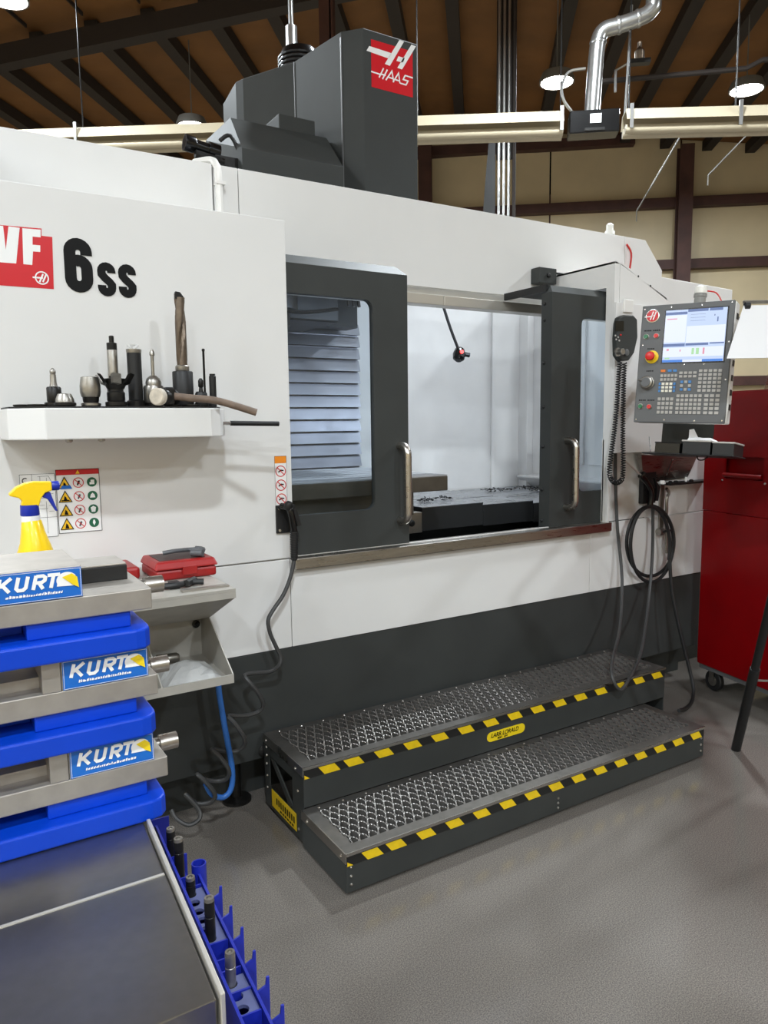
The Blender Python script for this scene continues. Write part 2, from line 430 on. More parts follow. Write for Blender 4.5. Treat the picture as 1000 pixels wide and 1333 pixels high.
# radiant tube heater on its line under the roof
hl, hr = B(7.5, -5.2, 4.45), B(7.5, 3.6, 4.18)
t = thing('radiant_heater', B(7.5, 1.04, 4.27), 'long tan radiant tube heater with black burner box and silver flue', 'heater')
hd = (hr-hl).normalized(); hz = Vector((0,0,1))
bxc = B(7.5, 1.04, 4.27)
for (a, b2) in ((hl, bxc-hd*.28), (bxc+hd*.28, hr)):
    MB().ext([a-UU*.16+hz*.0, a-UU*.10+hz*.11, a+UU*.10+hz*.11, a+UU*.16, a+UU*.15-hz*.0, a+UU*.09+hz*.1, a-UU*.09+hz*.1, a-UU*.15], b2-a).build('reflector', 'heater_tan', t)
    for s_ in (-.06, .06):
        MB().tube([a+UU*s_-hz*.055, b2+UU*s_-hz*.055], .042, n=12).build('heat_tube', 'heater_tan', t, smooth=True)
mb = MB(); bbox(mb, 7.4, 7.6, 1.04-.225, 1.04+.225, 4.185, 4.385); mb.build('burner_box', 'black_gloss', t, bevel=.01)
mb = MB(); bbox(mb, 7.393, 7.3995, 1.0, 1.1, 4.265, 4.345); mb.build('rating_plate', 'label_white', t)
mb = MB(); bbox(mb, 7.38, 7.3995, .95, 1.13, 4.195, 4.22); mb.build('vent_slot', 'tool_dark', t)
fl = [B(7.5, 1.03, 4.38), B(7.5, 1.05, 4.75), B(7.5, 1.07, 5.0), B(7.5, 1.12, 5.1), B(7.5, 1.25, 5.135), B(7.5, 1.42, 5.18), B(7.5, 1.53, 5.24), B(7.5, 1.56, 5.4), B(7.5, 1.57, 6.5), B(7.5, 1.57, roof_z(1.57))]
MB().tube(fl, .07, n=16).build('flue_pipe', 'galv', t, smooth=True)
for q in (fl[2], fl[4], fl[5], fl[7]):
    MB().lathe([(.074, -.015), (.078, 0), (.074, .015)], q, (0,0,1) if q in (fl[2], fl[7]) else (VV+hz*.2)).build('flue_joint', 'galv', t, smooth=True)
MB().tube([B(7.4, .83, 4.38), B(7.4, .76, 4.48), B(7.4, .74, 4.6), B(7.4, .8, 4.72), B(7.4, .95, 4.74)], .014).build('air_hose', 'galv', t, smooth=True)
for v in (-4.0, -.6, .74, 1.36, 2.3):
    zz = 4.27-(v-1.04)*.0307
    mb = MB(); mb.cyl(B(7.5, v, zz+.1), B(7.5, v, roof_z(v)), .007, n=6)
    mb.build('hanger_rod', 'tool_dark', t)
    bbox(MB(), 7.33, 7.35, v-.015, v+.015, zz-.08, zz+.13).build('clamp', 'galv', t)
# gas pipe with valve beside the burner
g = thing('gas_pipe', B(7.9, 1.3, 4.9), 'dark gas pipe run with small brass valve behind the heater', 'pipe')
MB().tube([B(7.7, 1.36, 4.4), B(7.7, 1.38, 4.9), B(7.7, 1.4, 5.4)], .012, smooth=False).build('drop', 'galv', g)
MB().tube([B(8.2, 1.2, 4.95), B(8.2, 2.6, 4.98), B(8.2, 2.75, 5.05), B(8.2, 4.6, 5.02)], .026, smooth=False).build('run', 'rafter_dark', g)
MB().lathe([(.03, 0), (.045, .03), (.045, .1), (.02, .13), (.02, .18)], B(7.9, 1.52, 4.98)).build('valve', 'drill_bronze', g, smooth=True)
bbox(MB(), 7.86, 7.94, 1.42, 1.62, 4.96, 5.0).build('valve_body', 'tool_dark', g)
MB().tube([B(7.9, 1.3, 4.72), B(7.9, 1.3, 4.92), B(7.9, 1.42, 4.98)], .013, smooth=False).build('elbow_pipe', 'galv', g)
# conduit drop and building steel seen over the machine
c = thing('conduit_drop', B(9, .28, 0), 'bundle of thin vertical conduits dropping from the roof', 'conduit')
for dv, r_, mt in ((-.07, .017, 'galv'), (-.015, .017, 'galv'), (.04, .017, 'galv'), (.10, .02, 'rafter_dark')):
    MB().cyl(B(9, .28+dv, 0), B(9, .28+dv, roof_z(.3)), r_, n=10).build('conduit', mt, c, smooth=True)
bbox(MB(), 9.06, 9.12, .18, .4, 4.55, roof_z(.3)-.3).build('rail', 'rafter_dark', c)
mb = MB(); mb.ext([B(9.02, -.02, 3.2), B(9.02, .17, 3.2), B(9.02, .17, 4.75), B(9.02, .1, 4.8), B(9.02, .06, 4.35)], UU*.05)
mb.build('cover_flap', 'black', c)
p = PD(426, 30, 9.0); q = p.dot(UU), p.dot(VV)
mb = MB(); bbox(mb, q[0]-.08, q[0]+.08, q[1]-.085, q[1]+.04, 0, roof_z(q[1])); bbox(mb, q[0]-.08, q[0]+.08, q[1]+.06, q[1]+.085, 0, roof_z(q[1]))
tag(mb.build('steel_column', 'iron_red', loc=B(q[0], q[1], 0)), 'reddish steel column rising behind the tall grey head cover', 'column')
p = PD(379, 30, 6.4); q = p.dot(UU), p.dot(VV)
mb = MB(); mb.cyl(B(q[0], q[1], 0), B(q[0], q[1], 4.95), .05, n=12); mb.cyl(B(q[0], q[1], 4.95), B(q[0], q[1], roof_z(q[1])-.03), .022, n=10)
tag(mb.build('air_pipe', 'galv', loc=B(q[0], q[1], 0), smooth=True), 'thin galvanised pipe dropping behind the grey head cover', 'pipe')
for a, b2, dd in (((886, 177), (829, 275), 7.55), ((975, 173), (922, 228), 7.6)):
    A_, B_ = PD(*a, dd), PD(*b2, dd)
    mb = MB(); mb.cyl(A_, B_, .007, n=8); mb.cyl(B_, B_+Vector((0,0,-.1)), .006, n=6)
    mb.build('stay_rod', 'beacon_grey', t)

# ================================================================== the machining center
YF = 2.74                                        # front skin of the machine
MC = thing('machining_center', (1.3, 3.3, 0), 'large white and dark grey vertical machining center with sliding doors', 'machine')
# left cabinet with the shelf and the badge
mb = MB(); mb.box(-.62, 1.253, YF, YF+.015, 1.009, 2.333)
mb.build('left_cabinet_front', 'white', MC, bevel=.003)
mb = MB(); mb.box(-.62, 1.25, YF+.016, 3.14, 2.315, 2.331); mb.build('left_cabinet_top', 'white', MC)
MB().box(-.64, -.621, YF, 3.14, .2, 2.333).build('left_cabinet_side', 'white', MC)
for xa, xb, nm in ((-.62, 1.2335, 'lower_panel'), (1.2365, 2.97, 'lower_panel'), (2.973, 3.925, 'lower_panel')):
    MB().box(xa, xb, YF, YF+.015, .637, 1.004).build(nm, 'white', MC, bevel=.002)
MB().box(-.62, 3.925, YF+.022, YF+.03, .63, 1.012).build('seam_backing', 'white', MC)
for xa, xb in ((-.62, 3.92),):
    MB().box(xa, xb, YF+.004, YF+.02, .19, .634).build('base_panel', 'base_dark', MC, bevel=.003)
MB().box(-.6, 3.9, YF+.12, YF+.14, 0, .6).build('toe_recess', 'base_dark', MC)
MB().box(3.86, 3.9, YF+.14, 4.3, 0, .6).build('toe_recess', 'base_dark', MC)
for x in (-.2, 1.0, 2.2, 3.5):
    MB().lathe([(.06, 0), (.06, .012), (.02, .02), (.02, .2)], (x, YF+.08, 0)).build('leveling_foot', 'tool_dark', MC, smooth=True)
MB().lathe([(.022, 0), (.024, .006), (.012, .012)], PY(343, 977, YF+.004), (0,-1,0)).build('base_plug', 'black', MC, smooth=True)
MB().box(3.905, 3.925, YF+.02, 4.3, .19, 2.0).build('right_side_panel', 'white', MC)
# sill
MB().box(1.245, 3.095, YF-.035, YF+.07, .961, 1.009).build('sill', 'brushed', MC, bevel=.004)
MB().box(1.245, 3.095, YF+.07, YF+.5, .86, .9).build('drip_tray', 'cover_side', MC)
# doors
YD = 2.76
LP = rrect(.98, 1.657, 1.176, 2.066, .04)
ld_ = MB(); ld_.holed(.93, 1.832, 1.012, 2.182, LP, YD, YD+.03)
ld_ = ld_.build('sliding_door', 'dark', MC)
mb = MB(); mb.ext([(.93, YD, 2.182), (.93, YD+.045, 2.222), (.93, YD+.045, 2.182)], (.902-.03, 0, 0)); mb.add([(1.802, YD, 2.182), (1.832, YD, 2.182), (1.832, YD+.045, 2.182), (1.802, YD+.045, 2.222)], [(0,1,3),(1,2,3),(0,3,2),(0,2,1)])
mb.build('top_chamfer', 'dark', ld_)
MB().box(.93, 1.802, YD+.045, 3.12, 2.214, 2.222).build('door_roof', 'dark', ld_)
MB().box(1.822, 1.832, YD+.03, YD+.07, 1.012, 2.182).build('edge_flange', 'dark', ld_)
MB().box(.96, 1.675, YD+.014, YD+.02, 1.16, 2.085).build('pane', 'glass_door', ld_)
def handle(x, z0, z1, par):
    pts = [(x, YD, z1), (x, YD-.03, z1), (x, YD-.055, z1-.008), (x, YD-.068, z1-.03), (x, YD-.07, z1-.06), (x, YD-.07, z0+.06), (x, YD-.068, z0+.03), (x, YD-.055, z0+.008), (x, YD-.03, z0), (x, YD, z0)]
    MB().tube(pts, .0165, n=14, sub=3).build('handle', 'tube_steel', par, smooth=True)
handle(1.782, 1.117, 1.449, ld_)
RP = rrect(2.897, 3.36, 1.178, 2.07, .035)
rd_ = MB().holed(2.69, 3.42, 1.0, 2.182, RP, YD, YD+.03).build('sliding_door', 'dark', MC)
mb = MB(); mb.ext([(2.72, YD, 2.182), (2.72, YD+.045, 2.222), (2.72, YD+.045, 2.182)], (.7, 0, 0)); mb.add([(2.69, YD, 2.182), (2.72, YD, 2.182), (2.72, YD+.045, 2.222), (2.69, YD+.045, 2.182)], [(0,1,2),(0,2,3),(1,0,3),(1,3,2)])
mb.build('top_chamfer', 'dark', rd_)
MB().box(2.70, 3.06, YD+.045, 3.12, 2.214, 2.222).build('door_roof', 'dark', rd_)
MB().box(2.69, 2.705, YD+.045, 3.12, 2.19, 2.225).build('roof_edge', 'black', rd_)
MB().box(2.69, 2.70, YD+.03, YD+.075, 1.0, 2.182).build('edge_flange', 'dark', rd_)
MB().box(2.88, 3.38, YD+.014, YD+.02, 1.16, 2.085).build('pane', 'glass_side', rd_)
for z in (1.04, 1.2, 1.42, 1.62, 1.84, 2.05, 2.13):
    MB().lathe([(.009, 0), (.009, .004), (.004, .008)], (2.69, YD+.052, z), (-1,0,0), n=8).build('bolt', 'black', rd_)
handle(2.802, 1.108, 1.45, rd_)
# upper wall behind the doors
YU = 3.15
pts = [(-.62, YU, 2.225), (4.0, YU, 2.225), (4.0, YU, 2.473), (3.838, YU, 2.637), (-.62, YU, 2.637)]
for xa, xb in ((-.62, 1.112), (1.12, 1.2255), (1.2290, 3.655)):
    MB().box(xa, xb, YU, YU+.03, 2.225, 2.637).build('upper_panel', 'white', MC, bevel=.0015)
MB().ext([(3.659, YU, 2.225), (4.0, YU, 2.225), (4.0, YU, 2.473), (3.838, YU, 2.637), (3.659, YU, 2.637)], (0, .03, 0)).build('upper_panel', 'white', MC, bevel=.0015)
for xa, xb in ((1.09, 1.25), (3.64, 3.68)):
    MB().box(xa, xb, YU+.031, YU+.035, 2.23, 2.63).build('joint_backing', 'white', MC)
MB().tube([(1.135, YU-.02, 2.3), (1.133, YU-.02, 2.58), (1.128, YU-.01, 2.63), (1.12, YU+.03, 2.66), (1.08, YU+.12, 2.67)], .016, n=8).build('conduit_sleeve', 'pendant_white', MC, smooth=True)
MB().box(1.118, 1.158, YU-.04, YU, 2.55, 2.562).build('conduit_clip', 'pendant_white', MC)
MB().box(1.253, 3.05, YU+.05, YU+.06, 2.19, 2.26).build('header_backing', 'white', MC)
hb = MB().box(.95, 2.30, YU-.02, YU+.06, 2.138, 2.188).build('header_rail', 'alu', MC, bevel=.003)
MB().box(2.303, 3.83, YU-.02, YU+.06, 2.138, 2.188).build('header_rail', 'alu', MC, bevel=.003)
mb = MB(); p = PY(691, 350, YU); q = PY(713, 373, YU)
MB().box(p.x, q.x, YU-.07, YU-.001, q.z, p.z).build('junction_box', 'dark', MC, bevel=.004)
MB().tube([(q.x-.02, YU-.04, p.z-.02), (q.x+.06, YU-.05, p.z-.02), (q.x+.1, YU-.06, p.z-.035)], .006, n=6).build('sensor_cable', 'rubber', MC)
MB().lathe([(.012, 0), (.012, .01), (.006, .014)], ((p.x+q.x)/2, YU-.07, (p.z+q.z)/2), (0,-1,0), n=10).build('gland', 'black', MC)
MB().tube([PY(816, 318, YU-.01), PY(822, 330, YU-.015), PY(820, 350, YU-.02), PY(818, 358, YU-.01)], .006, n=6).build('air_tube', 'hose_red', MC, smooth=True)
p = PY(794, 302, YU+.1)
MB().lathe([(.03, -.06), (.03, .0), (.022, .01), (.022, .04), (.012, .05)], p, n=14).build('sensor_cap', 'beacon_white', MC, smooth=True)
MB().lathe([(.04, -.12), (.04, -.03), (.03, -.02)], p, n=14).build('sensor_base', 'black', MC, smooth=True)
# right hand box that swallows the door
XS = 3.06; YB = 2.695
fp = [(XS, YB, 1.377), (3.47, YB, 1.372), (3.47, YB, 2.2), (XS+.01, YB, 2.352), (XS, YB, 2.352)]
xg = XS+.035; zg = 2.352-.152*(xg-XS-.01)/.4
MB().ext([(XS, YB, 1.377), (xg, YB, 1.377), (xg, YB, zg), (XS+.01, YB, 2.352), (XS, YB, 2.352)], (0, .012, 0)).build('side_box_front', 'white', MC, bevel=.001)
MB().ext([(xg+.003, YB, 1.377), (3.47, YB, 1.372), (3.47, YB, 2.2), (xg+.003, YB, zg-.001)], (0, .012, 0)).build('side_box_front', 'white', MC, bevel=.001)
MB().box(xg-.01, xg+.015, YB+.018, YB+.022, 1.4, 2.3).build('joint_backing', 'white', MC)
MB().box(XS, XS+.012, YB+.012, YB+.055, 1.0, 2.352).build('side_box_cheek', 'white', MC)
MB().box(XS, XS+.012, YB+.055, YU, 2.228, 2.352).build('side_box_cheek', 'white', MC)
mb = MB(); mb.ext([(XS, YB, 2.352), (XS+.05, YB, 2.352), (3.47, YB, 2.2), (3.47, YB, 2.19), (XS+.05, YB, 2.342), (XS, YB, 2.342)], (0, YU-YB, 0)); mb.build('side_box_top', 'white', MC)
for s_ in (.35, .62):
    q = Vector((XS+.05+(.36)*s_, YB-.0, 2.345-.15*s_))
    MB().lathe([(.006, 0), (.006, .003)], q+Vector((0, .002, 0)), (0,-1,0), n=8).build('bolt', 'black', MC)
MB().box(XS, 3.46, YB+.0, YB-.012, 1.377, 2.148).build('side_box_cover', 'white', MC, bevel=.002)
MB().box(XS+.05, XS+.115, YB-.025, YB-.012, 2.1, 2.165).build('holder_tab', 'pendant_white', MC, bevel=.003)
MB().box(XS, 3.925, YF, YF+.015, 1.009, 1.45).build('side_box_lower', 'white', MC, bevel=.002)
MB().box(3.46, 3.925, YF+.001, YF+.015, 1.451, 2.0).build('side_box_lower', 'white', MC, bevel=.002)
# rear housing on the right
mb = MB(); mb.ext([(3.86, YU+.04, 2.45), (4.79, YU+.04, 2.425), (4.79, YU+.04, 1.0), (3.94, YU+.04, 1.0), (3.94, YU+.04, 2.0), (3.86, YU+.04, 2.05)], (0, .9, 0)); mb.build('rear_housing', 'white', MC, bevel=.003)
MB().box(3.92, 4.79, 2.95, 4.09, 0, .99).build('rear_base', 'base_dark', MC, bevel=.003)
# inside of the enclosure
YW = 4.2; XW = 3.83
MB().box(.2, XW, YW, YW+.02, .86, 2.6).build('inner_back_wall', 'white_in', MC)
MB().box(XW, XW+.02, YU+.03, YW+.02, .86, 2.6).build('inner_side_wall', 'white_in', MC)
MB().box(XW, XW+.02, YF+.1, YU+.03, .86, 2.2).build('inner_side_wall', 'white_in', MC)
MB().box(.18, .2, YF+.1, YW+.02, .86, 2.6).build('inner_side_wall', 'white_in', MC)
MB().box(.2, XW, YF+.1, YW, .84, .86).build('inner_floor', 'cover_side', MC)
MB().box(3.50, 3.53, YW-.02, YW, 1.0, 2.5).build('wall_rib', 'white_in', MC, bevel=.004)
MB().box(XW-.06, XW, YW-.09, YW-.0, 1.0, 2.5).build('wall_rib', 'white_in', MC, bevel=.004)
MB().box(XW-.02, XW, 3.6, 3.85, 1.25, 2.4).build('access_cover', 'white_in', MC, bevel=.004)
MB().box(XW-.02, XW, 3.2, 3.55, 1.25, 2.4).build('access_cover', 'white_in', MC, bevel=.004)
mb = MB(); mb.ext([(XW, 4.18, 1.165), (XW-.09, 4.18, 1.15), (XW-.09, 4.18, 1.14), (XW, 4.18, 1.06)], (0, -1.3, 0)); mb.build('side_ledge', 'white_in', MC)
# louvered way cover
lv = MB().box(1.62, 2.385, YW-.03, YW-.001, .95, 2.2).build('column_cover', 'louver', MC)
for i in range(12):
    z = 2.165-.0745*i
    MB().ext([(1.62, YW-.032, z), (1.62, YW-.045, z), (1.62, YW-.065, z-.066), (1.62, YW-.032, z-.066)], (.765, 0, 0)).build('slat', 'louver', lv)
sp = MB().box(1.2, 1.96, 3.62, 4.1, 2.09, 2.45).build('spindle_head', 'cover_side', MC, bevel=.01)
MB().lathe([(.12, 0), (.12, -.12), (.08, -.14), (.08, -.2)], (1.55, 3.55, 2.24), n=20).build('spindle_nose', 'tool_dark', sp, smooth=True)
for i in range(3):
    MB().cyl((1.9+.03*i, 3.42, 2.22), (1.905+.03*i, 3.41, 2.145), .009, n=8).build('coolant_nozzle', 'tool_dark', sp, smooth=True)
MB().box(1.5, 2.28, 3.98, 4.12, 2.12, 2.3).build('tool_changer_edge', 'cover_side', sp)
MB().tube([(1.4, 3.44, 2.16), (1.6, 3.43, 2.10), (1.85, 3.43, 2.13)], .009, n=8).build('coolant_pipe', 'tool_dark', sp, smooth=True)
# table
tb = MB().box(.55, 2.19, 2.95, 3.78, 1.215, 1.287).build('table', 'table_side', MC, bevel=.004)
prev = 2.953
for i in range(7):                                  # table top strips with T-slots between them
    y0 = 2.953+i*.1185
    MB().box(.552, 2.188, y0, y0+.103, 1.2872, 1.293).build('table_strip', 'table_iron', tb)
MB().box(.8, 2.02, 3.0, 3.75, 1.10, 1.214).build('saddle', 'table_side', MC, bevel=.004)
MB().box(.7, 2.0, 3.3, 4.12, .87, 1.095).build('saddle_base', 'table_side', MC, bevel=.004)
MB().box(1.0, 2.15, 3.80, 4.14, 1.22, 1.27).build('rear_way_cover', 'table_iron', MC)
MB().box(2.05, 2.238, 3.245, 3.4, .965, 1.075).build('cover_bracket', 'steel', MC, bevel=.003)
MB().lathe([(.018, 0), (.018, .006), (.01, .01)], (2.17, 3.245, 1.02), (0,-1,0), n=12).build('bolt', 'black', MC)
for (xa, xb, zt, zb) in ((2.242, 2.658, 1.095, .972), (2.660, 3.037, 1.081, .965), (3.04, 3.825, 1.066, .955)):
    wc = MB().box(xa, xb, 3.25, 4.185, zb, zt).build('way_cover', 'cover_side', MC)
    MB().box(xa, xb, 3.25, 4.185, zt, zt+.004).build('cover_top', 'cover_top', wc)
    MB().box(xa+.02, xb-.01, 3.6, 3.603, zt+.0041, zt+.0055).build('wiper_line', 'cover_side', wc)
mb = MB()
for (cx_, cy_, n_, r_, zt) in ((2.42, 3.48, 60, .04, 1.10), (2.56, 3.5, 45, .05, 1.10), (3.35, 3.95, 90, .09, 1.071), (3.6, 3.95, 80, .09, 1.071), (3.62, 3.75, 90, .1, 1.071)):
    for i in range(n_):
        a = random.uniform(0, 2*pi); rr = r_*sqrt(random.random()); x = cx_+rr*cos(a)*1.3; y = cy_+rr*sin(a); h = .03*(1-rr/r_)*random.random() if r_ < .06 else .012*random.random()
        p = Vector((x, y, zt+h)); s_ = .012
        mb.add([p+Vector((random.uniform(-s_, s_), random.uniform(-s_, s_), random.uniform(0, s_))) for _ in range(4)], [(0,1,2),(0,2,3),(0,3,1),(1,3,2)])
mb.build('metal_chips', 'tool_dark', MC, kind='stuff')
# work light on a flexible arm inside
p0 = PY(577, 398, 3.75); p1 = PY(597, 455, 3.75)
MB().tube([p0+V(-.05, -.0, .12), p0, (p0+p1)/2+V(-.005, 0, 0), p1], .009, n=8).build('lamp_arm', 'rubber', MC, smooth=True)
wl = MB().lathe([(.012, .05), (.03, .035), (.04, 0), (.036, -.03), (.02, -.045)], p1+V(.005, 0, -.03), V(.35, .3, .8)).build('work_lamp', 'black_gloss', MC, smooth=True)
MB().lathe([(.012, 0), (.012, .006)], p1+V(-.008, -.042, -.018), V(-.25, -1, .1), n=10).build('lamp_led', 'red_light', wl)
MB().cyl(p1+V(.03, -.02, -.03), p1+V(.062, -.03, -.035), .015, n=10).build('lamp_knob', 'black_gloss', wl)
# LED strips under the header light the inside
led = MB().box(1.3, 3.6, YU+.061, YU+.09, 2.15, 2.18).build('led_strip', 'led_lens', MC)
for x in (1.75, 2.95):
    l_ = bpy.data.lights.new('led_light', 'AREA'); l_.shape = 'RECTANGLE'; l_.size = 1.0; l_.size_y = .04; l_.energy = LED_W; l_.color = (.74, .86, 1.0)
    lo = bpy.data.objects.new('led_light', l_); COL.objects.link(lo); lo.parent = MC
    lo.location = Vector((x, YU+.1, 2.12))-WPOS[MC.name]; lo.rotation_euler = (radians(48), 0, 0)
# tall head cover
TZ = 3.5
hp = [(471, 37), (545, 56)]
a = PZ(471, 37, TZ); b2 = PZ(545, 56, TZ); c = PZ(444, 45, TZ); d = PZ(383, 80, TZ); e = PZ(316, 102, TZ)
yfr = (a.y+b2.y)/2
foot = [(a.x, yfr), (b2.x, yfr), (b2.x, 4.6), (e.x+.02, 4.6), (e.x-.02, e.y+.06), (e.x, e.y), (d.x, d.y), (c.x-.015, c.y-.03)]
hd_ = MB().ext([(x, y, 2.3) for x, y in foot], (0, 0, TZ-2.3)).build('head_cover', 'head_grey', MC, bevel=.006)
for (x, y) in (foot[6],):
    MB().box(x-.003, x+.003, y-.004, y+.004, 2.6, TZ-.004).build('cover_seam', 'panel_grey', hd_)
MB().box(c.x-.022, c.x-.016, c.y-.036, c.y-.026, 2.6, TZ-.03).build('cover_seam', 'panel_grey', hd_)
p = PZ(384, 72, 3.62); MB().lathe([(.12, -.12), (.12, 0), (.1, .04), (.05, .06)], V(d.x+.13, d.y+.2, TZ+.12), n=20).build('motor_cap', 'black_gloss', hd_, smooth=True)
for i in range(5): MB().lathe([(.124, 0), (.124, .01)], V(d.x+.13, d.y+.2, TZ+.02+.022*i), n=20).build('cooling_fin', 'tool_dark', hd_)
# red badge on the head
def AH(u, v): return (PH.x+u, yfr-.0015-LAY*1.2e-5, PH.z+v)
PH = PY(484, 127, yfr); PH2 = PY(537, 57, yfr); bw = PH2.x-PH.x; bh = .225
PH.z = PY(537, 127, yfr).z+.0
bd = MB().ext([(PH.x, yfr, PH.z), (PH.x+bw, yfr, PH.z), (PH.x+bw, yfr, PH.z+bh), (PH.x, yfr, PH.z+bh)], (0, -.001, 0)).build('red_badge', 'haas_red', hd_)
mb = MB(); bx = lambda x, y: ((x-.237)/.498*bw, (.88-.0-y)/.62*bh)
sk = .26
def hx(x, y): return bx(x/1000, (y-(x-237)*sk*.85+0)/1000)
mb.fill([hx(575, 232), hx(630, 250), hx(455, 588), hx(395, 568)], AH)
mb.fill([hx(215, 352), hx(478, 420), hx(440, 492), hx(182, 416)], AH)
mb.fill([hx(720, 280), hx(778, 296), hx(603, 622), hx(545, 606)], AH)
mb.fill([hx(560, 450), hx(640, 470), hx(610, 530), hx(535, 515)], AH)
mb.build('badge_mark', 'print_white', bd)
mb = MB()
S = lambda pts, w=.026: mb.stroke([hx(*p) for p in pts], w*bw*1.1, AH)
S([(232, 680), (345, 712)]); S([(380, 625), (325, 752)]); S([(425, 640), (365, 770)]); S([(345, 705), (405, 718)])
S([(405, 780), (480, 655), (500, 800)]); S([(440, 740), (495, 755)]); S([(490, 800), (560, 675), (575, 812)]); S([(520, 765), (575, 780)])
S([(735, 725), (640, 700), (615, 755), (675, 772), (650, 825), (580, 808)])
mb.build('badge_lettering', 'print_white', bd)
# motor cover left of the head
mb = MB()
f0, f1 = PY(315, 193, 3.3), PY(447, 217, 3.3); r0, r1 = PY(300, 155, 3.6), PY(425, 178, 3.6)
zf = (f0.z+f1.z)/2; zr = (r0.z+r1.z)/2
l1 = PY(268, 183, 3.85)
vs = [(f0.x, 3.3, 2.4), (f1.x, 3.3, 2.4), (f1.x, 3.3, zf), (f0.x, 3.3, zf), (r0.x, 3.6, zr), (r1.x, 3.6, zr), (r1.x, 4.0, zr), (r0.x+.02, 4.0, zr), (l1.x, 3.85, 2.4), (f1.x, 4.0, 2.4), (l1.x, 3.85, l1.z), (r0.x, 4.0, 2.4)]
mb.add(vs, [(0,1,2,3),(3,2,5,4),(4,5,6,7),(1,9,6,5,2),(0,3,10,8),(3,4,10),(4,7,10),(8,10,7,11),(11,7,6,9),(0,8,11,9,1)])
mo = mb.build('motor_cover', 'head_grey', MC)
q0, q1, q2, q3 = PY(363, 145, 3.62), PY(410, 160, 3.62), PY(410, 179, 3.62), PY(337, 162, 3.62)
MB().box(q0.x, q1.x, 3.62, 3.93, zr-.04, (q0.z+q1.z)/2).build('cover_hump', 'head_grey', mo, bevel=.004)
# pneumatic cylinder beside the motor cover
p = PY(285, 200, 3.4); q = PY(240, 185, 3.4)
ac = MB().cyl(p, q, .028, n=14).build('air_cylinder', 'black_gloss', MC, smooth=True)
MB().lathe([(.036, 0), (.036, .04), (.03, .05)], q, p-q, n=14).build('cylinder_cap', 'black_gloss', ac, smooth=True)
MB().lathe([(.036, 0), (.036, .05)], p, q-p, n=14).build('cylinder_cap', 'black_gloss', ac, smooth=True)
MB().cyl(p+V(.01, -.03, -.045), p+V(-.12, -.03, -.03), .018, n=10).build('valve_barrel', 'tool_dark', ac, smooth=True)
MB().tube([p+V(.0, -.02, .05), p+V(.05, -.02, .08), p+V(.09, -.02, .0), p+V(.07, -.02, -.08), p+V(.02, 0, -.12)], .009, n=8).build('air_line', 'rubber', ac, smooth=True)
MB().box(p.x-.03, p.x+.1, 3.36, 3.44, 2.45, p.z-.02).build('cylinder_mount', 'tool_dark', ac)

# ------------------------------------------------------------------ badge, numerals and warning stickers on the left cabinet
def AF(e):                                       # map (x, z) on the front skin, e = height above it
    return lambda x, z: (x, YF-e-LAY*1.2e-5, z)
A1, A2, A3 = AF(.0012), AF(.002), AF(.0028)
def FQ(pix, e): return [PY(a_, b_, YF-e) for a_, b_ in pix]
vf = MB().ext(FQ([(-40, 289.5), (54, 297.5), (54, 307), (68, 308.5), (70, 376.5), (-40, 368.5)], .0002), (0, -.0008, 0)).build('model_badge', 'haas_red', MC)
mb = MB(); mb.poly(FQ([(-16, 292), (4, 294), (7.6, 325), (11, 294.6), (25.6, 296.5), (21, 343), (-5, 341)], .0014)[::-1])
mb.poly(FQ([(29, 297), (53, 299), (53, 309), (42.4, 308), (42.4, 318.5), (52.4, 319.5), (52.4, 328), (43, 327.3), (42, 345), (30.4, 343.8)], .0014)[::-1])
mb.build('badge_letter', 'print_white', vf)
ec = PY(54.5, 362, YF)
mb = MB(); mb.stroke([(ec.x+.0195*cos(t*pi/12), ec.z+.0195*sin(t*pi/12)) for t in range(24)], .004, A2, closed=True)
mb.stroke([(ec.x-.028, ec.z), (ec.x+.003, ec.z)], .005, A2); mb.stroke([(ec.x-.008, ec.z-.014), (ec.x+.004, ec.z+.013)], .005, A2); mb.stroke([(ec.x+.002, ec.z-.013), (ec.x+.014, ec.z+.013)], .005, A2)
mb.build('badge_emblem', 'print_white', vf)
def outline(mb_, pts, A, w): return mb_.stroke(pts, w, A, closed=True)
# numeral 6: thick rounded strokes
def SIX(s):
    m_ = MB(); w = .0375+s; cx_ = .4885; r_ = .0262
    m_.stroke([(cx_-r_, 2.10), (cx_-r_, 2.046), *arc(cx_, 2.046, r_, 180, 360, 10), (cx_+r_, 2.072), *arc(cx_, 2.080, r_, 0, 120, 8)], w, A2)
    m_.stroke([(cx_-r_, 2.06), (cx_-r_, 2.13), *arc(cx_, 2.134, r_, 180, 0, 10), (cx_+r_, 2.124)], w, A2)
    return m_
def ESS(x0, s):
    m_ = MB(); w = .0275+s
    m_.stroke([(x0+.046, 2.074-s*.4), (x0+.046, 2.078), *arc(x0+.0295, 2.0785, .0165, 0, 180, 8), (x0+.014, 2.068), (x0+.024, 2.056), (x0+.038, 2.044), (x0+.046, 2.034), *arc(x0+.0295, 2.0255, .0165, 0, -180, 8), (x0+.013, 2.032+s*.4)], w, A2)
    return m_
for f_, nm in ((SIX, 'numeral'),): f_(0).build(nm, 'ink', MC)
ESS(.548, 0).build('letter', 'ink', MC); ESS(.617, 0).build('letter', 'ink', MC)
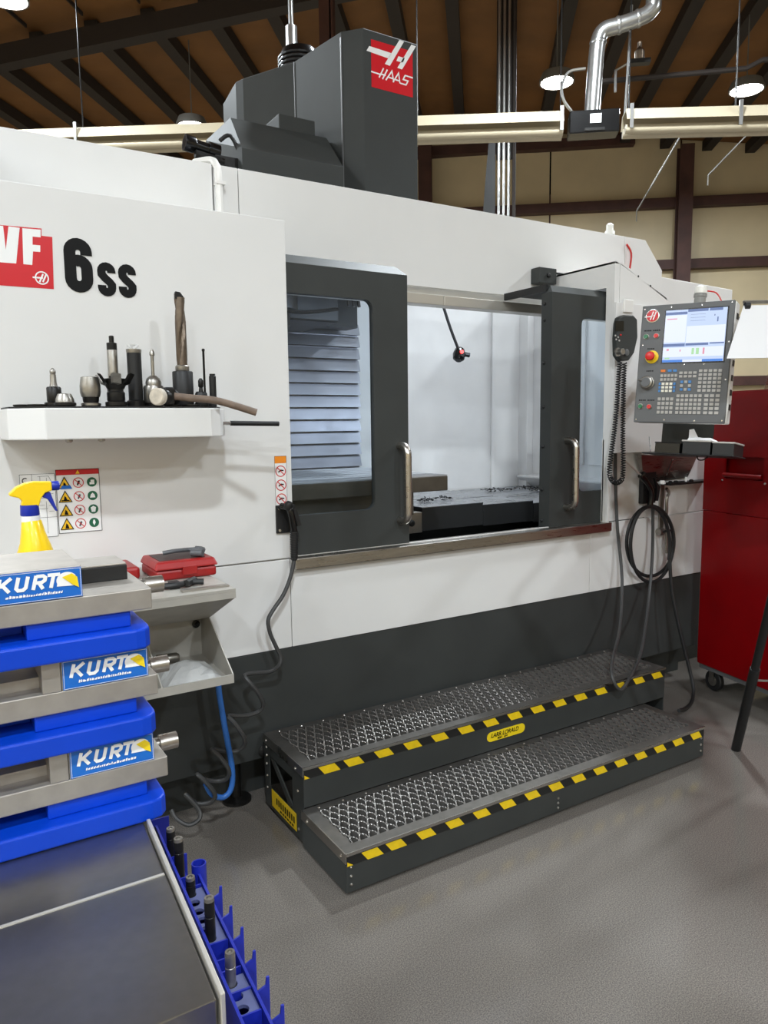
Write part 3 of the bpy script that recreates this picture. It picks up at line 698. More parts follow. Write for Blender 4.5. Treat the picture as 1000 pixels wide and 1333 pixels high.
# three column safety sign
sg = MB().box(.375, .515, YF-.001, YF-.0001, 1.186, 1.404).build('safety_sign', 'print_white', MC)
MB().fill([(.375, 1.386), (.515, 1.386), (.515, 1.405), (.375, 1.405)], A2).build('sign_header', 'sign_red', sg)
MB().fill([(.438, 1.389), (.452, 1.389), (.445, 1.402)], A3).build('sign_symbol', 'sign_yellow', sg)
mb = MB(); mb.stroke([(.375, 1.186), (.515, 1.186), (.515, 1.404), (.375, 1.404)], .0016, A2, closed=True); mb.build('sign_border', 'ink', sg)
for r_ in range(4):
    z = 1.358-.0475*r_
    mb = MB(); mb.fill([(.381, z-.017), (.421, z-.017), (.401, z+.02)], A2); mb.build('sign_symbol', 'sign_yellow', sg)
    mb = MB(); mb.stroke([(.381, z-.017), (.421, z-.017), (.401, z+.02)], .0028, A3, closed=True)
    mb.fill([(.395, z-.014), (.408, z-.014), (.404, z-.001), (.399, z+.004)], A3)
    if r_ == 1: mb.fill([(.388, z-.014), (.414, z-.014), (.414, z-.010), (.388, z-.010)], A3)
    mb.build('sign_outline', 'ink', sg)
    if r_ == 0: MB().fill([(.387, z-.02), (.425, z-.02), (.419, z-.008), (.392, z-.008)], AF(.0032)).build('sign_symbol', 'label_blue', sg)
    mb = MB(); mb.stroke([(.4455+.0165*cos(t*pi/12), z+.0165*sin(t*pi/12)) for t in range(24)], .0026, A2, closed=True); mb.stroke([(.434, z+.0115), (.457, z-.0115)], .0026, A3); mb.build('sign_ring', 'sign_red', sg)
    mb = MB(); mb.fill([(.440, z-.008), (.444, z-.01), (.451, z+.002), (.450, z+.008), (.444, z+.006)], A2); mb.build('sign_figure', 'ink' if r_ == 0 else 'grey_plastic', sg)
    mb = MB(); mb.fill([(.490+.0165*cos(t*pi/12), z+.0165*sin(t*pi/12)) for t in range(24)], A2); mb.build('sign_disc', 'sign_green', sg)
    mb = MB(); sgl = [[(.482, z-.008), (.498, z-.008), (.498, z+.008), (.486, z+.008), (.486, z+.0), (.482, z+.0)], [(.481, z-.007), (.499, z-.007), (.496, z+.004), (.49, z+.01), (.484, z+.004)], [(.484, z-.01), (.496, z-.01), (.499, z+.006), (.49, z+.011), (.481, z+.006)], [(.485, z+.0), (.49, z-.01), (.495, z+.0), (.492, z+.01), (.488, z+.01)]][r_]
    mb.fill(sgl, A3); mb.build('sign_figure', 'print_white', sg)
# line drawing sheet beside the sign
dw = MB().box(.262, .372, YF-.001, YF-.0001, 1.178, 1.394).build('diagram_sheet', 'print_white', MC)
mb = MB()
for L in ([(.263, 1.178), (.371, 1.178), (.371, 1.393), (.263, 1.393)],): mb.stroke(L, .0012, A2, closed=True)
for L in ([(.300, 1.393), (.300, 1.178)], [(.263, 1.35), (.371, 1.35)], [(.263, 1.245), (.371, 1.245)], [(.340, 1.30), (.340, 1.19)], [(.31, 1.365), (.36, 1.365), (.352, 1.385), (.318, 1.385)], [(.325, 1.365), (.325, 1.385)], [(.345, 1.365), (.345, 1.38)]): mb.stroke(L, .001, A2)
mb.stroke(arc(.28, 1.372, .009, 60, 300, 10), .003, A2); mb.stroke(arc(.28, 1.29, .009, 160, 380, 10), .003, A2); mb.stroke([(.276, 1.36), (.286, 1.357)], .003, A2)
for i in range(6): mb.stroke([(.305, 1.335-.012*i), (.305+.02+.01*(i % 3), 1.335-.012*i)], .0008, A2)
for i in range(5): mb.stroke([(.348, 1.325-.02*i), (.364, 1.325-.02*i)], .0008, A2)
mb.build('diagram_lines', 'ink', dw)
# small orange topped sticker at the cabinet edge
p = PY(357, 594, YF); q = PY(374, 658, YF)
st = MB().box(p.x, q.x, YF-.001, YF-.0001, q.z, p.z).build('door_sticker', 'print_white', MC)
MB().fill([(p.x, p.z-.028), (q.x, p.z-.028), (q.x, p.z), (p.x, p.z)], A2).build('sticker_header', 'sign_orange', st)
xc = (p.x+q.x)/2
mb = MB(); mb2 = MB()
for i in range(3):
    z = p.z-.06-.056*i
    mb.stroke([(xc+.021*cos(t*pi/12), z+.021*sin(t*pi/12)) for t in range(24)], .0035, A2, closed=True); mb.stroke([(xc-.015, z+.015), (xc+.015, z-.015)], .0035, A3)
    mb2.stroke([(xc-.01, z-.004), (xc, z+.004), (xc+.012, z+.002)], .005, A2)
mb2.stroke([(p.x, q.z), (q.x, q.z), (q.x, p.z), (p.x, p.z)], .0012, A2, closed=True)
mb.build('sticker_ring', 'sign_red', st); mb2.build('sticker_figure', 'ink', st)

# ------------------------------------------------------------------ tool shelf
SZ0, SZ1 = 1.511, 1.607
ys = 2.45
sp_ = [(.215, YF-.001), (.215, 2.66), (.222, 2.54), (.317, ys), (.83, ys), (.868, 2.47), (.93, 2.60), (.93, YF-.001)]
shf = MB().ext([(x, y, SZ0) for x, y in sp_], (0, 0, SZ1-SZ0)).build('tool_shelf', 'white', MC, bevel=.004)
MB().ext([(x*.98+.012, y+.02 if y < 2.7 else y, SZ1) for x, y in sp_], (0, 0, .006)).build('shelf_mat', 'black', shf)
p = PY(293, 551, 2.56)
MB().tube([(p.x-.06, 2.56, p.z), (p.x+.02, 2.56, p.z)], .007, n=8).build('rod_socket', 'chrome', shf)
MB().tube([(p.x+.02, 2.56, p.z), (p.x+.20, 2.545, p.z-.004)], .009, n=10).build('rod', 'black', shf, smooth=True)
for x in (.4, .5): MB().lathe([(.012, 0), (.012, .008), (.006, .012)], (x, 2.58, SZ0), (0,0,-1), n=10).build('bolt', 'tool_steel', shf)
TB = SZ1+.0065
def tool(name, px, y, label, parts, cat='tool holder', flange=.03):
    x = PY(px, 515, y).x
    t = thing(name, (x, y, TB), label, cat)
    for nm, mt, prof in parts:
        MB().lathe(prof, (x, y, TB), n=20).build(nm, mt, t, smooth=True)
    return t
def zt(py, px, y): return PY(px, py, y).z-TB
y = 2.56
tool('collet_holder', 70.5, y, 'short black collet holder with stubby silver tip by the big empty shelf corner',
     [('flange', 'tool_dark', [(.026, 0), (.03, .003), (.03, .012), (.024, .014)]), ('body', 'tool_dark', [(.02, .013), (.022, .02), (.022, .058), (.019, .062)]), ('nut', 'tool_steel', [(.012, .062), (.01, .075), (.009, .10)]), ('tip', 'tool_steel', [(.007, .10), (.009, .104), (.009, .112), (.003, .12)])])
tool('collet_nut', 84, 2.51, 'low silver domed collet nut lying between holder and keyless chuck',
     [('flange', 'tool_dark', [(.028, 0), (.033, .003), (.033, .010), (.03, .012)]), ('dome', 'tool_steel', [(.028, .012), (.027, .022), (.02, .038), (.008, .04)])], 'collet')
tool('keyless_chuck', 118, 2.53, 'barrel shaped silver keyless drill chuck on tool shelf',
     [('flange', 'tool_steel', [(.026, 0), (.03, .003), (.03, .010), (.024, .012)]), ('skirt', 'tool_dark', [(.022, .012), (.024, .016), (.025, .03)]), ('barrel', 'tool_steel', [(.028, .03), (.0315, .045), (.0315, .065), (.027, .092), (.022, .094)])], 'drill chuck')
fm = tool('face_mill', 151, 2.52, 'black face mill cutter with spread insert teeth on tool shelf',
     [('flange', 'tool_dark', [(.03, 0), (.034, .003), (.034, .014), (.026, .016)]), ('neck', 'tool_dark', [(.026, .016), (.028, .02), (.028, .044), (.024, .048), (.024, .055)]), ('cutter_body', 'tool_dark', [(.026, .055), (.034, .07), (.036, .088), (.018, .09)])], 'milling cutter')
xf = PY(151, 515, 2.52).x
for i in range(6):
    a = i*pi/3+.3; c_ = V(xf+.038*cos(a), 2.52+.038*sin(a), TB+.085)
    MB().ext([c_+V(-.012*sin(a)-.006*cos(a), .012*cos(a)-.006*sin(a), -.018), c_+V(.012*sin(a)-.006*cos(a), -.012*cos(a)-.006*sin(a), -.014), c_+V(.012*sin(a)+.014*cos(a), -.012*cos(a)+.014*sin(a), .016), c_+V(-.012*sin(a)+.014*cos(a), .012*cos(a)+.014*sin(a), .012)], (.010*cos(a+.8), .010*sin(a+.8), .004)).build('insert_tooth', 'tool_dark' if i % 2 else 'tool_steel', fm)
h = zt(438, 148, 2.62)
tool('boring_bar', 149, 2.62, 'tall narrow boring bar with steel shank and black tip behind the face mill',
     [('flange', 'tool_dark', [(.028, 0), (.03, .003), (.03, .014)]), ('base', 'tool_dark', [(.022, .014), (.022, .06)]), ('shank', 'tool_steel', [(.0155, .06), (.0165, .07), (.0165, h-.045), (.015, h-.04)]), ('head', 'tool_dark', [(.0165, h-.045), (.0165, h-.022), (.008, h-.02), (.008, h), (.006, h+.002)])], 'boring bar')
h = zt(455, 176, 2.61)
eh = tool('end_mill_holder', 177, 2.61, 'straight tall black cylindrical tool holder with plastic scrap on top',
     [('flange', 'tool_dark', [(.024, 0), (.03, .003), (.03, .02), (.024, .024)]), ('body', 'black', [(.0235, .024), (.0235, h-.012), (.02, h-.01)]), ('cap', 'tool_steel', [(.024, h-.012), (.025, h-.006), (.025, h), (.015, h+.002)])])
xf = PY(177, 515, 2.61).x
mb = MB()
for i in range(7):
    a = random.uniform(0, 6.28); p = V(xf+.01*cos(a), 2.61+.01*sin(a), TB+h+.002)
    mb.add([p, p+V(random.uniform(-.02, .02), random.uniform(-.01, .01), random.uniform(.004, .02)), p+V(random.uniform(-.02, .02), random.uniform(-.01, .01), random.uniform(.004, .016))], [(0,1,2)])
mb.build('plastic_scrap', 'bag_clear', eh)
h = zt(455, 200, 2.6)
tool('keyed_chuck', 200.5, 2.6, 'stepped silver drill chuck with pointed tip next to the big drill', [('flange', 'tool_dark', [(.026, 0), (.03, .003), (.03, .014)]), ('lower_sleeve', 'tool_steel', [(.032, .014), (.034, .02), (.0345, .065), (.031, .072)]), ('ring', 'tool_steel', [(.026, .072), (.0265, .084), (.022, .096), (.011, .106)]), ('tip', 'tool_steel', [(.0055, .104), (.0055, h-.022), (.0085, h-.02), (.0085, h-.01), (.004, h)])], 'drill chuck')
h = zt(388, 238, 2.58); xd = PY(239, 515, 2.58).x
dr = tool('indexable_drill', 239, 2.58, 'very tall fluted indexable drill in a wide black holder', [('holder', 'black', [(.026, 0), (.034, .004), (.035, .01), (.035, .118), (.033, .121)]), ('collar', 'tool_steel', [(.022, .121), (.024, .124), (.024, .138), (.02, .142)])], 'drill')
mb = MB(); n = 28; lay = 40; vs = []; fs = []
for k_ in range(lay+1):
    zz = .142+(h-.142)*k_/lay; tw = k_/lay*3.4
    for i in range(n):
        a = 2*pi*i/n; rr = .0185*(1-.5*max(0, cos(2*(a-tw)))**2)
        vs.append((xd+rr*cos(a), 2.58+rr*sin(a), TB+zz))
for k_ in range(lay):
    for i in range(n): fs.append((k_*n+i, k_*n+(i+1) % n, (k_+1)*n+(i+1) % n, (k_+1)*n+i))
fs.append(tuple(range(lay*n, (lay+1)*n)))
mb.add(vs, fs).build('fluted_shank', 'drill_bronze', dr, smooth=True)
MB().ext([(xd-.016, 2.575, TB+h-.004), (xd+.012, 2.575, TB+h-.004), (xd+.014, 2.575, TB+h+.003), (xd+.002, 2.575, TB+h+.018), (xd-.013, 2.575, TB+h+.02), (xd-.016, 2.575, TB+h+.012)], (0, .012, 0)).build('insert_tip', 'tool_dark', dr)
h = zt(480, 262, 2.56)
tool('stub_holder', 262, 2.56, 'short black stub holder with knobbed tip to the right of the big drill', [('flange', 'tool_dark', [(.02, 0), (.024, .003), (.024, .012)]), ('body', 'black', [(.021, .012), (.021, .045), (.016, .052)]), ('tip', 'tool_dark', [(.008, .052), (.006, .066), (.009, .07), (.009, .09), (.004, .098)])])
h = zt(454, 267, 2.66)
tool('probe_rod', 267, 2.66, 'thin upright black rod standing behind the stub holder', [('foot', 'tool_dark', [(.016, 0), (.018, .004), (.018, .03), (.008, .034)]), ('rod', 'tool_dark', [(.004, .034), (.004, h-.01), (.0055, h-.008), (.0055, h-.002), (.003, h)])], 'rod')
h = zt(487, 277, 2.55)
tool('black_sleeve', 277.5, 2.55, 'plain black cylindrical sleeve at the shelf end', [('sleeve', 'black', [(.0115, 0), (.012, .003), (.012, h-.008), (.01, h-.006), (.01, h)]), ('ring', 'tool_steel', [(.0095, h-.001), (.0095, h+.001)])], 'sleeve')
for i, (px_, yy) in enumerate(((30, 2.56), (48, 2.525), (225, 2.535), (250, 2.50))):
    x = PY(px_, 520, yy).x
    tag(MB().lathe([(.026, 0), (.03, .002), (.03, .006), (.016, .007), (.016, .004)], (x, yy, TB), n=20).build('holder_ring', 'tool_dark', loc=(x, yy, TB), smooth=True), 'flat black tool ring lying on the white shelf', 'ring', 'flat rings lying on the shelf')
# hammer
hc = PY(203, 515, 2.47); hm = thing('hammer', (hc.x, 2.47, TB), 'wooden handled dead blow hammer lying across the tool shelf', 'hammer')
z_ = TB+.03
MB().lathe([(.024, 0), (.028, .004), (.028, .022), (.023, .026), (.023, .04)], (hc.x-.004, 2.455, z_), (.75, .66, .0), n=22).build('face', 'hammer_face', hm, smooth=True)
MB().lathe([(.024, .03), (.028, .036), (.028, .06), (.021, .066), (.021, .085), (.027, .09), (.027, .10)], (hc.x-.004, 2.455, z_), (.75, .66, .0), n=22).build('head', 'tool_dark', hm, smooth=True)
MB().box(hc.x+.028, hc.x+.062, 2.47, 2.505, TB+.004, TB+.062).build('collar', 'tool_dark', hm, bevel=.006)
e_ = PY(334, 537, 2.40)
MB().tube([(hc.x+.05, 2.487, z_+.004), (hc.x+.12, 2.47, z_-.004), (hc.x+.2, 2.44, z_-.014), (e_.x, 2.40, e_.z)], .0125, n=12).build('handle', 'wood', hm, smooth=True)

# ------------------------------------------------------------------ air gun on the left cabinet edge with its stretched coil hose
p = PY(358, 658, YF); q = PY(384, 692, YF)
ag = thing('air_gun', (q.x, YF-.03, q.z), 'black air gun hooked on the cabinet edge with stretched coil hose', 'air gun')
MB().box(p.x, q.x, YF-.012, YF-.0005, q.z, p.z).build('hook_plate', 'black', ag, bevel=.003)
for (x, z) in ((p.x+.012, p.z-.012), (p.x+.012, q.z+.012), (q.x-.012, q.z+.012)):
    MB().lathe([(.006, 0), (.006, .003)], (x, YF-.012, z), (0,-1,0), n=8).build('bolt', 'chrome', ag)
g0 = PY(376, 662, YF-.05); g1 = PY(383, 692, YF-.05); g2 = PY(383, 729, YF-.05)
MB().tube([g0+V(-.02, .03, .008), g0, g0+V(.008, -.005, -.03), g1], .014, n=10).build('gun_body', 'black_gloss', ag, smooth=True)
MB().lathe([(.016, 0), (.018, .02), (.012, .03)], g0+V(-.008, -.0, .0), V(.3, -.4, .9), n=12).build('gun_cap', 'black', ag, smooth=True)
t0 = PY(384, 663, YF-.06); t1 = PY(391, 684, YF-.06)
MB().ext([t0+V(-.006, 0, 0), t0+V(.008, 0, 0), t1+V(.006, 0, 0), t1+V(-.012, 0, -.002)], (0, .012, 0)).build('trigger', 'black', ag)
sl = MB(); k_ = 12
for i in range(k_):
    c0 = g1.lerp(g2, i/k_); c1 = g1.lerp(g2, (i+.62)/k_); sl.cyl(c0, c1, .0175-.003*i/k_, n=12)
sl.cyl(g1, g2, .0125, n=12); sl.build('strain_relief', 'rubber', ag, smooth=True)
hp_ = [(383, 729), (378, 752), (368.5, 775), (355, 795), (349, 808), (352, 825), (360, 843), (365, 854.5), (363.5, 866), (352, 873.7), (332, 876), (319, 879), (324, 887.5), (335.5, 901), (342.8, 917), (335.5, 927), (315.7, 932), (297.5, 932), (306, 942), (317, 958.5), (318, 970), (307.5, 978), (289, 977), (276, 975), (286, 985), (297.5, 1001), (296, 1013), (282.7, 1017), (266, 1014.6), (257, 1008), (266, 1016), (280, 1034), (274.5, 1044), (256, 1046), (241.5, 1034), (258, 1052.5), (259.6, 1065.7), (246, 1074), (230, 1066), (223, 1054)]
pts = []
for i, (a, b2) in enumerate(hp_):
    yy = YF-.05-.004*min(i, 20)
    if 8 <= i: yy += .022*sin((i-8)/6*2*pi)
    pts.append(PY(a, b2, yy))
for pt in pts: pt.z = max(pt.z, .012)
MB().tube(pts, .0085, n=8).build('coil_hose', 'hose_grey', ag, smooth=True)
bh_ = [(284, 880), (285, 900), (291, 937), (297.5, 973), (302.5, 1003), (301, 1026), (291, 1037.7), (276, 1034), (268, 1020)]
pts = [PY(a, b2, 2.62) for a, b2 in bh_]
tag(MB().tube([pts[0]+V(0, 0, .12)]+pts, .011, n=10).build('blue_hose', 'hose_blue', loc=pts[-3], smooth=True), 'blue air hose hanging behind the sheet metal bin', 'hose')

# ------------------------------------------------------------------ sheet metal shelf bin hung on the machine, with what lies on it
XR = .803; XL = .12
bn = thing('shelf_bin', (.5, 2.6, .717), 'two level sheet metal shelf bin hung on the machine front', 'bin')
mb = MB(); mb.box(XL, XR, 2.2, YF-.002, 1.03, 1.038); mb.build('top_shelf', 'bin_metal', bn)
MB().box(XL, XR, 2.2, 2.205, 1.008, 1.0295).build('shelf_lip', 'bin_metal', bn)
MB().ext([(XL, 2.205, 1.008), (XL, 2.47, .885), (XL, 2.475, .885), (XL, 2.21, 1.008)], (XR-XL, 0, 0)).build('slant_panel', 'bin_metal', bn)
MB().ext([(XR-.004, 2.205, 1.029), (XR-.004, YF-.002, 1.029), (XR-.004, YF-.002, .875), (XR-.004, 2.47, .885), (XR-.004, 2.205, 1.01)], (.004, 0, 0)).build('gusset', 'bin_metal', bn)
MB().box(XL, XR, 2.56, 2.565, .72, 1.029).build('back_panel', 'bin_metal', bn)
MB().ext([(XL, 2.25, .717), (XL, 2.56, .728), (XL, 2.56, .732), (XL, 2.25, .722)], (XR-XL, 0, 0)).build('bin_floor', 'bin_metal', bn)
MB().box(XL, XR, 2.246, 2.252, .717, .745).build('bin_lip', 'bin_metal', bn)
MB().ext([(XR-.004, 2.25, .722), (XR-.004, 2.56, .732), (XR-.004, 2.56, .885), (XR-.004, 2.46, .885), (XR-.004, 2.25, .747)], (.004, 0, 0)).build('bin_end', 'bin_metal', bn)
MB().ext([(.57, 2.25, .722), (.57, 2.56, .732), (.57, 2.56, .885), (.57, 2.46, .885), (.57, 2.25, .747)], (.004, 0, 0)).build('divider', 'bin_metal', bn)
for (px_, py_) in ((255, 812), (262, 800)):
    q = PY(px_, py_, 2.556); MB().lathe([(.014, 0), (.014, .006), (.007, .008), (.007, .02)], q, (0,-1,0), n=10).build('bolt', 'tool_dark', bn)
MB().box(.3, .7, 2.5655, YF-.001, .80, .86).build('wall_bracket', 'bin_metal', bn)
ZS = 1.0385
# red tool case
def PS(px, py, z=ZS): return PZ(px, py, z)
c0, c1 = PS(203, 757), PS(285, 752)
w_ = .205; cy0 = 2.44; cx0 = c0.x
rc = thing('tool_case', (cx0+w_/2, cy0+.09, ZS), 'red plastic tool case with latch lying on the metal shelf', 'case')
MB().box(cx0, cx0+w_, cy0, cy0+.2, ZS, ZS+.034).build('case_base', 'red_case', rc, bevel=.008)
lid = MB(); lid.add([(cx0-.006, cy0-.006, ZS+.036), (cx0+w_+.006, cy0-.006, ZS+.036), (cx0+w_+.006, cy0+.2, ZS+.036), (cx0-.006, cy0+.2, ZS+.036), (cx0+.004, cy0+.008, ZS+.062), (cx0+w_-.004, cy0+.008, ZS+.062), (cx0+w_-.004, cy0+.19, ZS+.062), (cx0+.004, cy0+.19, ZS+.062)], [(0,3,2,1),(4,5,6,7),(0,1,5,4),(1,2,6,5),(2,3,7,6),(3,0,4,7)])
lid.build('case_lid', 'red_case', rc, bevel=.006)
MB().box(cx0+.02, cx0+w_-.03, cy0+.03, cy0+.17, ZS+.0622, ZS+.0635).build('lid_inlay', 'case_dark', rc)
MB().box(cx0+.085, cx0+.135, cy0-.012, cy0-.0062, ZS+.014, ZS+.046).build('latch', 'red_case', rc, bevel=.003)
# grey clamp on it
cl = thing('spring_clamp', (cx0+.12, cy0+.08, ZS+.064), 'grey handled clamp lying on the red tool case', 'clamp')
zc = ZS+.077
MB().tube([(cx0+.05, cy0+.10, zc), (cx0+.09, cy0+.095, zc+.004), (cx0+.14, cy0+.12, zc), (cx0+.18, cy0+.11, zc)], .0075, n=8).build('upper_arm', 'grey_plastic', cl, smooth=True)
MB().tube([(cx0+.17, cy0+.12, zc), (cx0+.19, cy0+.10, zc-.002), (cx0+.16, cy0+.06, zc-.002), (cx0+.14, cy0+.035, zc)], .011, n=8).build('grip', 'grey_plastic', cl, smooth=True)
MB().cyl((cx0+.165, cy0+.02, zc), (cx0+.135, cy0+.05, zc), .0125, n=10).build('grip_end', 'grey_plastic', cl, smooth=True)
# second red case and dark case further along
k0 = cx0-.02
tag(MB().box(k0-.16, k0-.012, 2.52, 2.70, ZS, ZS+.042).build('tool_case', 'red_case', loc=(k0-.08, 2.6, ZS), bevel=.01), 'dark red case lying beside the latched tool case', 'case')
x = PS(253, 764).x
x = .645
tag(MB().box(x, x+.15, 2.235, 2.26, ZS, ZS+.006).build('steel_rule', 'steel', loc=(x, 2.28, ZS)), 'flat steel bar lying along the front of the metal shelf', 'bar')
x = PS(228, 765).x
kk = MB(); kk.tube([(x-.04, 2.31, ZS+.011), (x, 2.30, ZS+.012), (x+.05, 2.32, ZS+.012), (x+.09, 2.31, ZS+.011)], .010, n=8); kk.cyl((x+.03, 2.30, ZS+.013), (x+.07, 2.345, ZS+.013), .012, n=8); kk.box(x-.02, x+.01, 2.30, 2.33, ZS, ZS+.022)
tag(kk.build('pliers', 'black', loc=(x, 2.31, ZS), smooth=True), 'small black tool lying in front of the red tool case', 'tool')
# things in the bin: bag and two cylinders
q = V(.69, 2.40, .7275)
mb = MB(); n = 9; vs = []; fs = []
for j in range(n):
    for i in range(n):
        s_, t_ = i/(n-1), j/(n-1)
        vs.append((.59+.19*s_, 2.275+.2*t_, .7275+.006*t_+.034*sin(pi*s_)*sin(pi*t_)+random.uniform(0, .012)*(0 < i < n-1)*(0 < j < n-1)))
for j in range(n-1):
    for i in range(n-1): k_ = j*n+i; fs += [(k_, k_+1, k_+n+1, k_+n)]
m0 = len(vs)
vs += [(v_[0], v_[1], .7262+.0322*(v_[1]-2.25)-.0005) for v_ in vs]
fs += [tuple(i+m0 for i in f[::-1]) for f in fs]
tag(mb.add(vs, fs).build('plastic_bag', 'bag_clear', loc=q), 'crumpled clear plastic bag lying in the metal bin', 'bag')
a = V(.622, 2.51, .7535)
tag(MB().lathe([(.014, 0), (.018, .004), (.018, .07), (.012, .078)], a, V(1, -.15, .0), n=14).build('steel_sleeve', 'tool_steel', loc=a, smooth=True), 'steel sleeve lying behind the plastic bag in the bin', 'sleeve')
a = V(.42, 2.43, .752)
tag(MB().lathe([(.012, 0), (.02, .004), (.02, .05), (.014, .055)], a, V(.8, .5, 0), n=14).build('steel_bushing', 'tool_dark', loc=a, smooth=True), 'dark bushing lying in the bin beyond the divider', 'bushing')

# ------------------------------------------------------------------ two tread work step
SX0, SX1 = 1.077, 2.948
LY0, LY1, LZ = 2.012, 2.345, .152
UY0, UY1, UZ = 2.347, 2.715, .309
UX1 = 3.10
ws = thing('work_step', (1.9, 2.35, 0), 'dark grey two tread work step with steel gratings and hazard tape', 'step')
def tread(x0, x1, y0, y1, z):
    fr = MB(); m_ = .045
    fr.box(x0, x1, y0, y0+m_, z-.012, z); fr.box(x0, x1, y1-m_*.8, y1, z-.012, z)
    fr.box(x0, x0+m_*1.1, y0+m_, y1-m_*.8, z-.012, z); fr.box(x1-m_*1.1, x1, y0+m_, y1-m_*.8, z-.012, z)
    f_ = fr.build('tread_frame', 'tread', ws)
    g = MB(); gx0, gx1, gy0, gy1 = x0+m_*1.1, x1-m_*1.1, y0+m_, y1-m_*.8
    ns = int((gx1-gx0)/.0185); dx = (gx1-gx0)/ns; P_ = (gy1-gy0)/3.5; seg = 54
    for k in range(ns+1):
        vs = []; fs = []; sg_ = 1 if k % 2 else -1
        for i in range(seg+1):
            yy = gy0+(gy1-gy0)*i/seg; ph = 2*pi*(yy-gy0)/P_
            x = gx0+dx*k+sg_*(dx/2-.0018)*cos(ph)
            x = min(max(x, gx0), gx1)
            hp2 = .006*(abs(sin(ph))**.7)+.0025*(i % 2)
            w2 = .0026
            vs += [(x-w2, yy, z-.02), (x-w2, yy, z-.002+hp2), (x+w2, yy, z-.002+hp2), (x+w2, yy, z-.02)]
            if i < seg: b_ = 4*i; fs += [(b_, b_+4, b_+5, b_+1), (b_+1, b_+5, b_+6, b_+2), (b_+2, b_+6, b_+7, b_+3)]
        g.add(vs, fs)
    g.build('grating', 'grate', f_, kind='stuff')
    MB().box(x0+.01, x1-.01, y0+.01, y1-.01, z-.09, z-.085).build('under_pan', 'base_dark', f_)
    n_ = int((x1-x0)/.1)
    for yy in (y1-.018,):
        for i in range(n_):
            MB().lathe([(.006, 0), (.0045, .003), (.002, .004)], (x0+.06+i*.1, yy, z), n=6).build('rivet', 'steel', f_)
    MB().box(x0-.002, x1+.002, y0-.004, y0, z-.01, z+.001).build('nosing', 'chrome', f_)
    MB().box(x0-.004, x0, y0-.002, y1, z-.035, z+.0005).build('tread_end', 'steel', f_)
    return f_
lt = tread(SX0, SX1, LY0, LY1, LZ)
ut = tread(SX0+.01, UX1, UY0, UY1, UZ)
MB().box(SX0, SX1, LY0, LY0+.004, .012, LZ-.012).build('front_riser', 'base_dark', ws, bevel=.002)
MB().box(SX0, SX0+.004, LY0+.004, LY1, .012, LZ-.036).build('side_plate', 'base_dark', ws)
MB().box(SX1-.004, SX1, LY0+.004, LY1, .012, LZ-.012).build('side_plate', 'base_dark', ws)
MB().box(SX0+.01, UX1, UY0, UY0+.004, LZ+.001, UZ-.012).build('back_riser', 'base_dark', ws, bevel=.002)
# end frame of the upper step: posts, rails and a diagonal around an open middle
for nm, bx_ in (('end_post', (UY0+.004, UY0+.10, .012, UZ-.036)), ('end_post', (UY1-.05, UY1, .012, UZ-.036)), ('end_rail', (UY0+.101, UY1-.051, .012, .10)), ('end_rail', (UY0+.101, UY1-.051, UZ-.075, UZ-.036))):
    MB().box(SX0+.01, SX0+.014, *bx_).build(nm, 'base_dark', ws)
MB().ext([(SX0+.012, UY1-.05, UZ-.08), (SX0+.012, UY1-.09, UZ-.08), (SX0+.012, UY0+.10, .11), (SX0+.012, UY0+.14, .10)], (.006, 0, 0)).build('end_brace', 'base_dark', ws)
MB().box(SX0+.30, SX0+.305, UY0+.01, UY1-.01, .012, UZ-.05).build('inner_plate', 'base_dark', ws)
MB().box(UX1-.004, UX1, UY0+.004, UY1, .012, UZ-.012).build('side_plate', 'base_dark', ws)
for y, zs in ((UY1-.025, (.26, .225, .19, .14, .09)), (UY0+.05, (.20, .05)), (UY0+.06, (.285,)), (UY1-.03, (.29,))):
    for z in zs: MB().lathe([(.006, 0), (.005, .004), (.002, .005)], (SX0+.0099 if z < .27 else SX0+.006, y, z), (-1,0,0), n=8).build('rivet', 'steel', ws)
for x in (SX0+.017, SX1-.02, 2.03):
    for z in (.04, .07, .10) if x != 2.03 else (.03, .05, .07): MB().lathe([(.0055, 0), (.0045, .0035), (.002, .005)], (x, LY0, z), (0,-1,0), n=8).build('rivet', 'steel', ws)
for y in (LY0+.03, LY1-.05): MB().lathe([(.007, 0), (.006, .004), (.002, .006)], (SX0-.004, y, LZ-.02), (-1,0,0), n=8).build('rivet', 'steel', ws)
for (x0, x1, y, z1, z0) in ((SX0+.003, SX1-.003, LY0, LZ-.012, LZ-.045), (SX0+.013, UX1-.003, UY0, UZ-.012, UZ-.045)):
    tp = MB().box(x0, x1, y-.0014, y-.0002, z0, z1).build('hazard_tape', 'tape_black', ws)
    n_ = 15; pw = (x1-x0)/n_
    for i in range(n_):
        xa = x0+pw*(i+.45)-(.03 if i else .0)
        MB().poly([(max(x0, xa+.022), y-.0024, z0), (xa+.022+pw*.5, y-.0024, z0), (xa+pw*.5-.003, y-.0024, z1-.001), (xa-.003, y-.0024, z1-.001)]).build('tape_stripe', 'tape_yellow', tp)
    MB().poly([(x0, y-.0024, z0), (x0+.022, y-.0024, z0), (x0, y-.0024, z0+.016)]).build('tape_stripe', 'tape_yellow', tp)
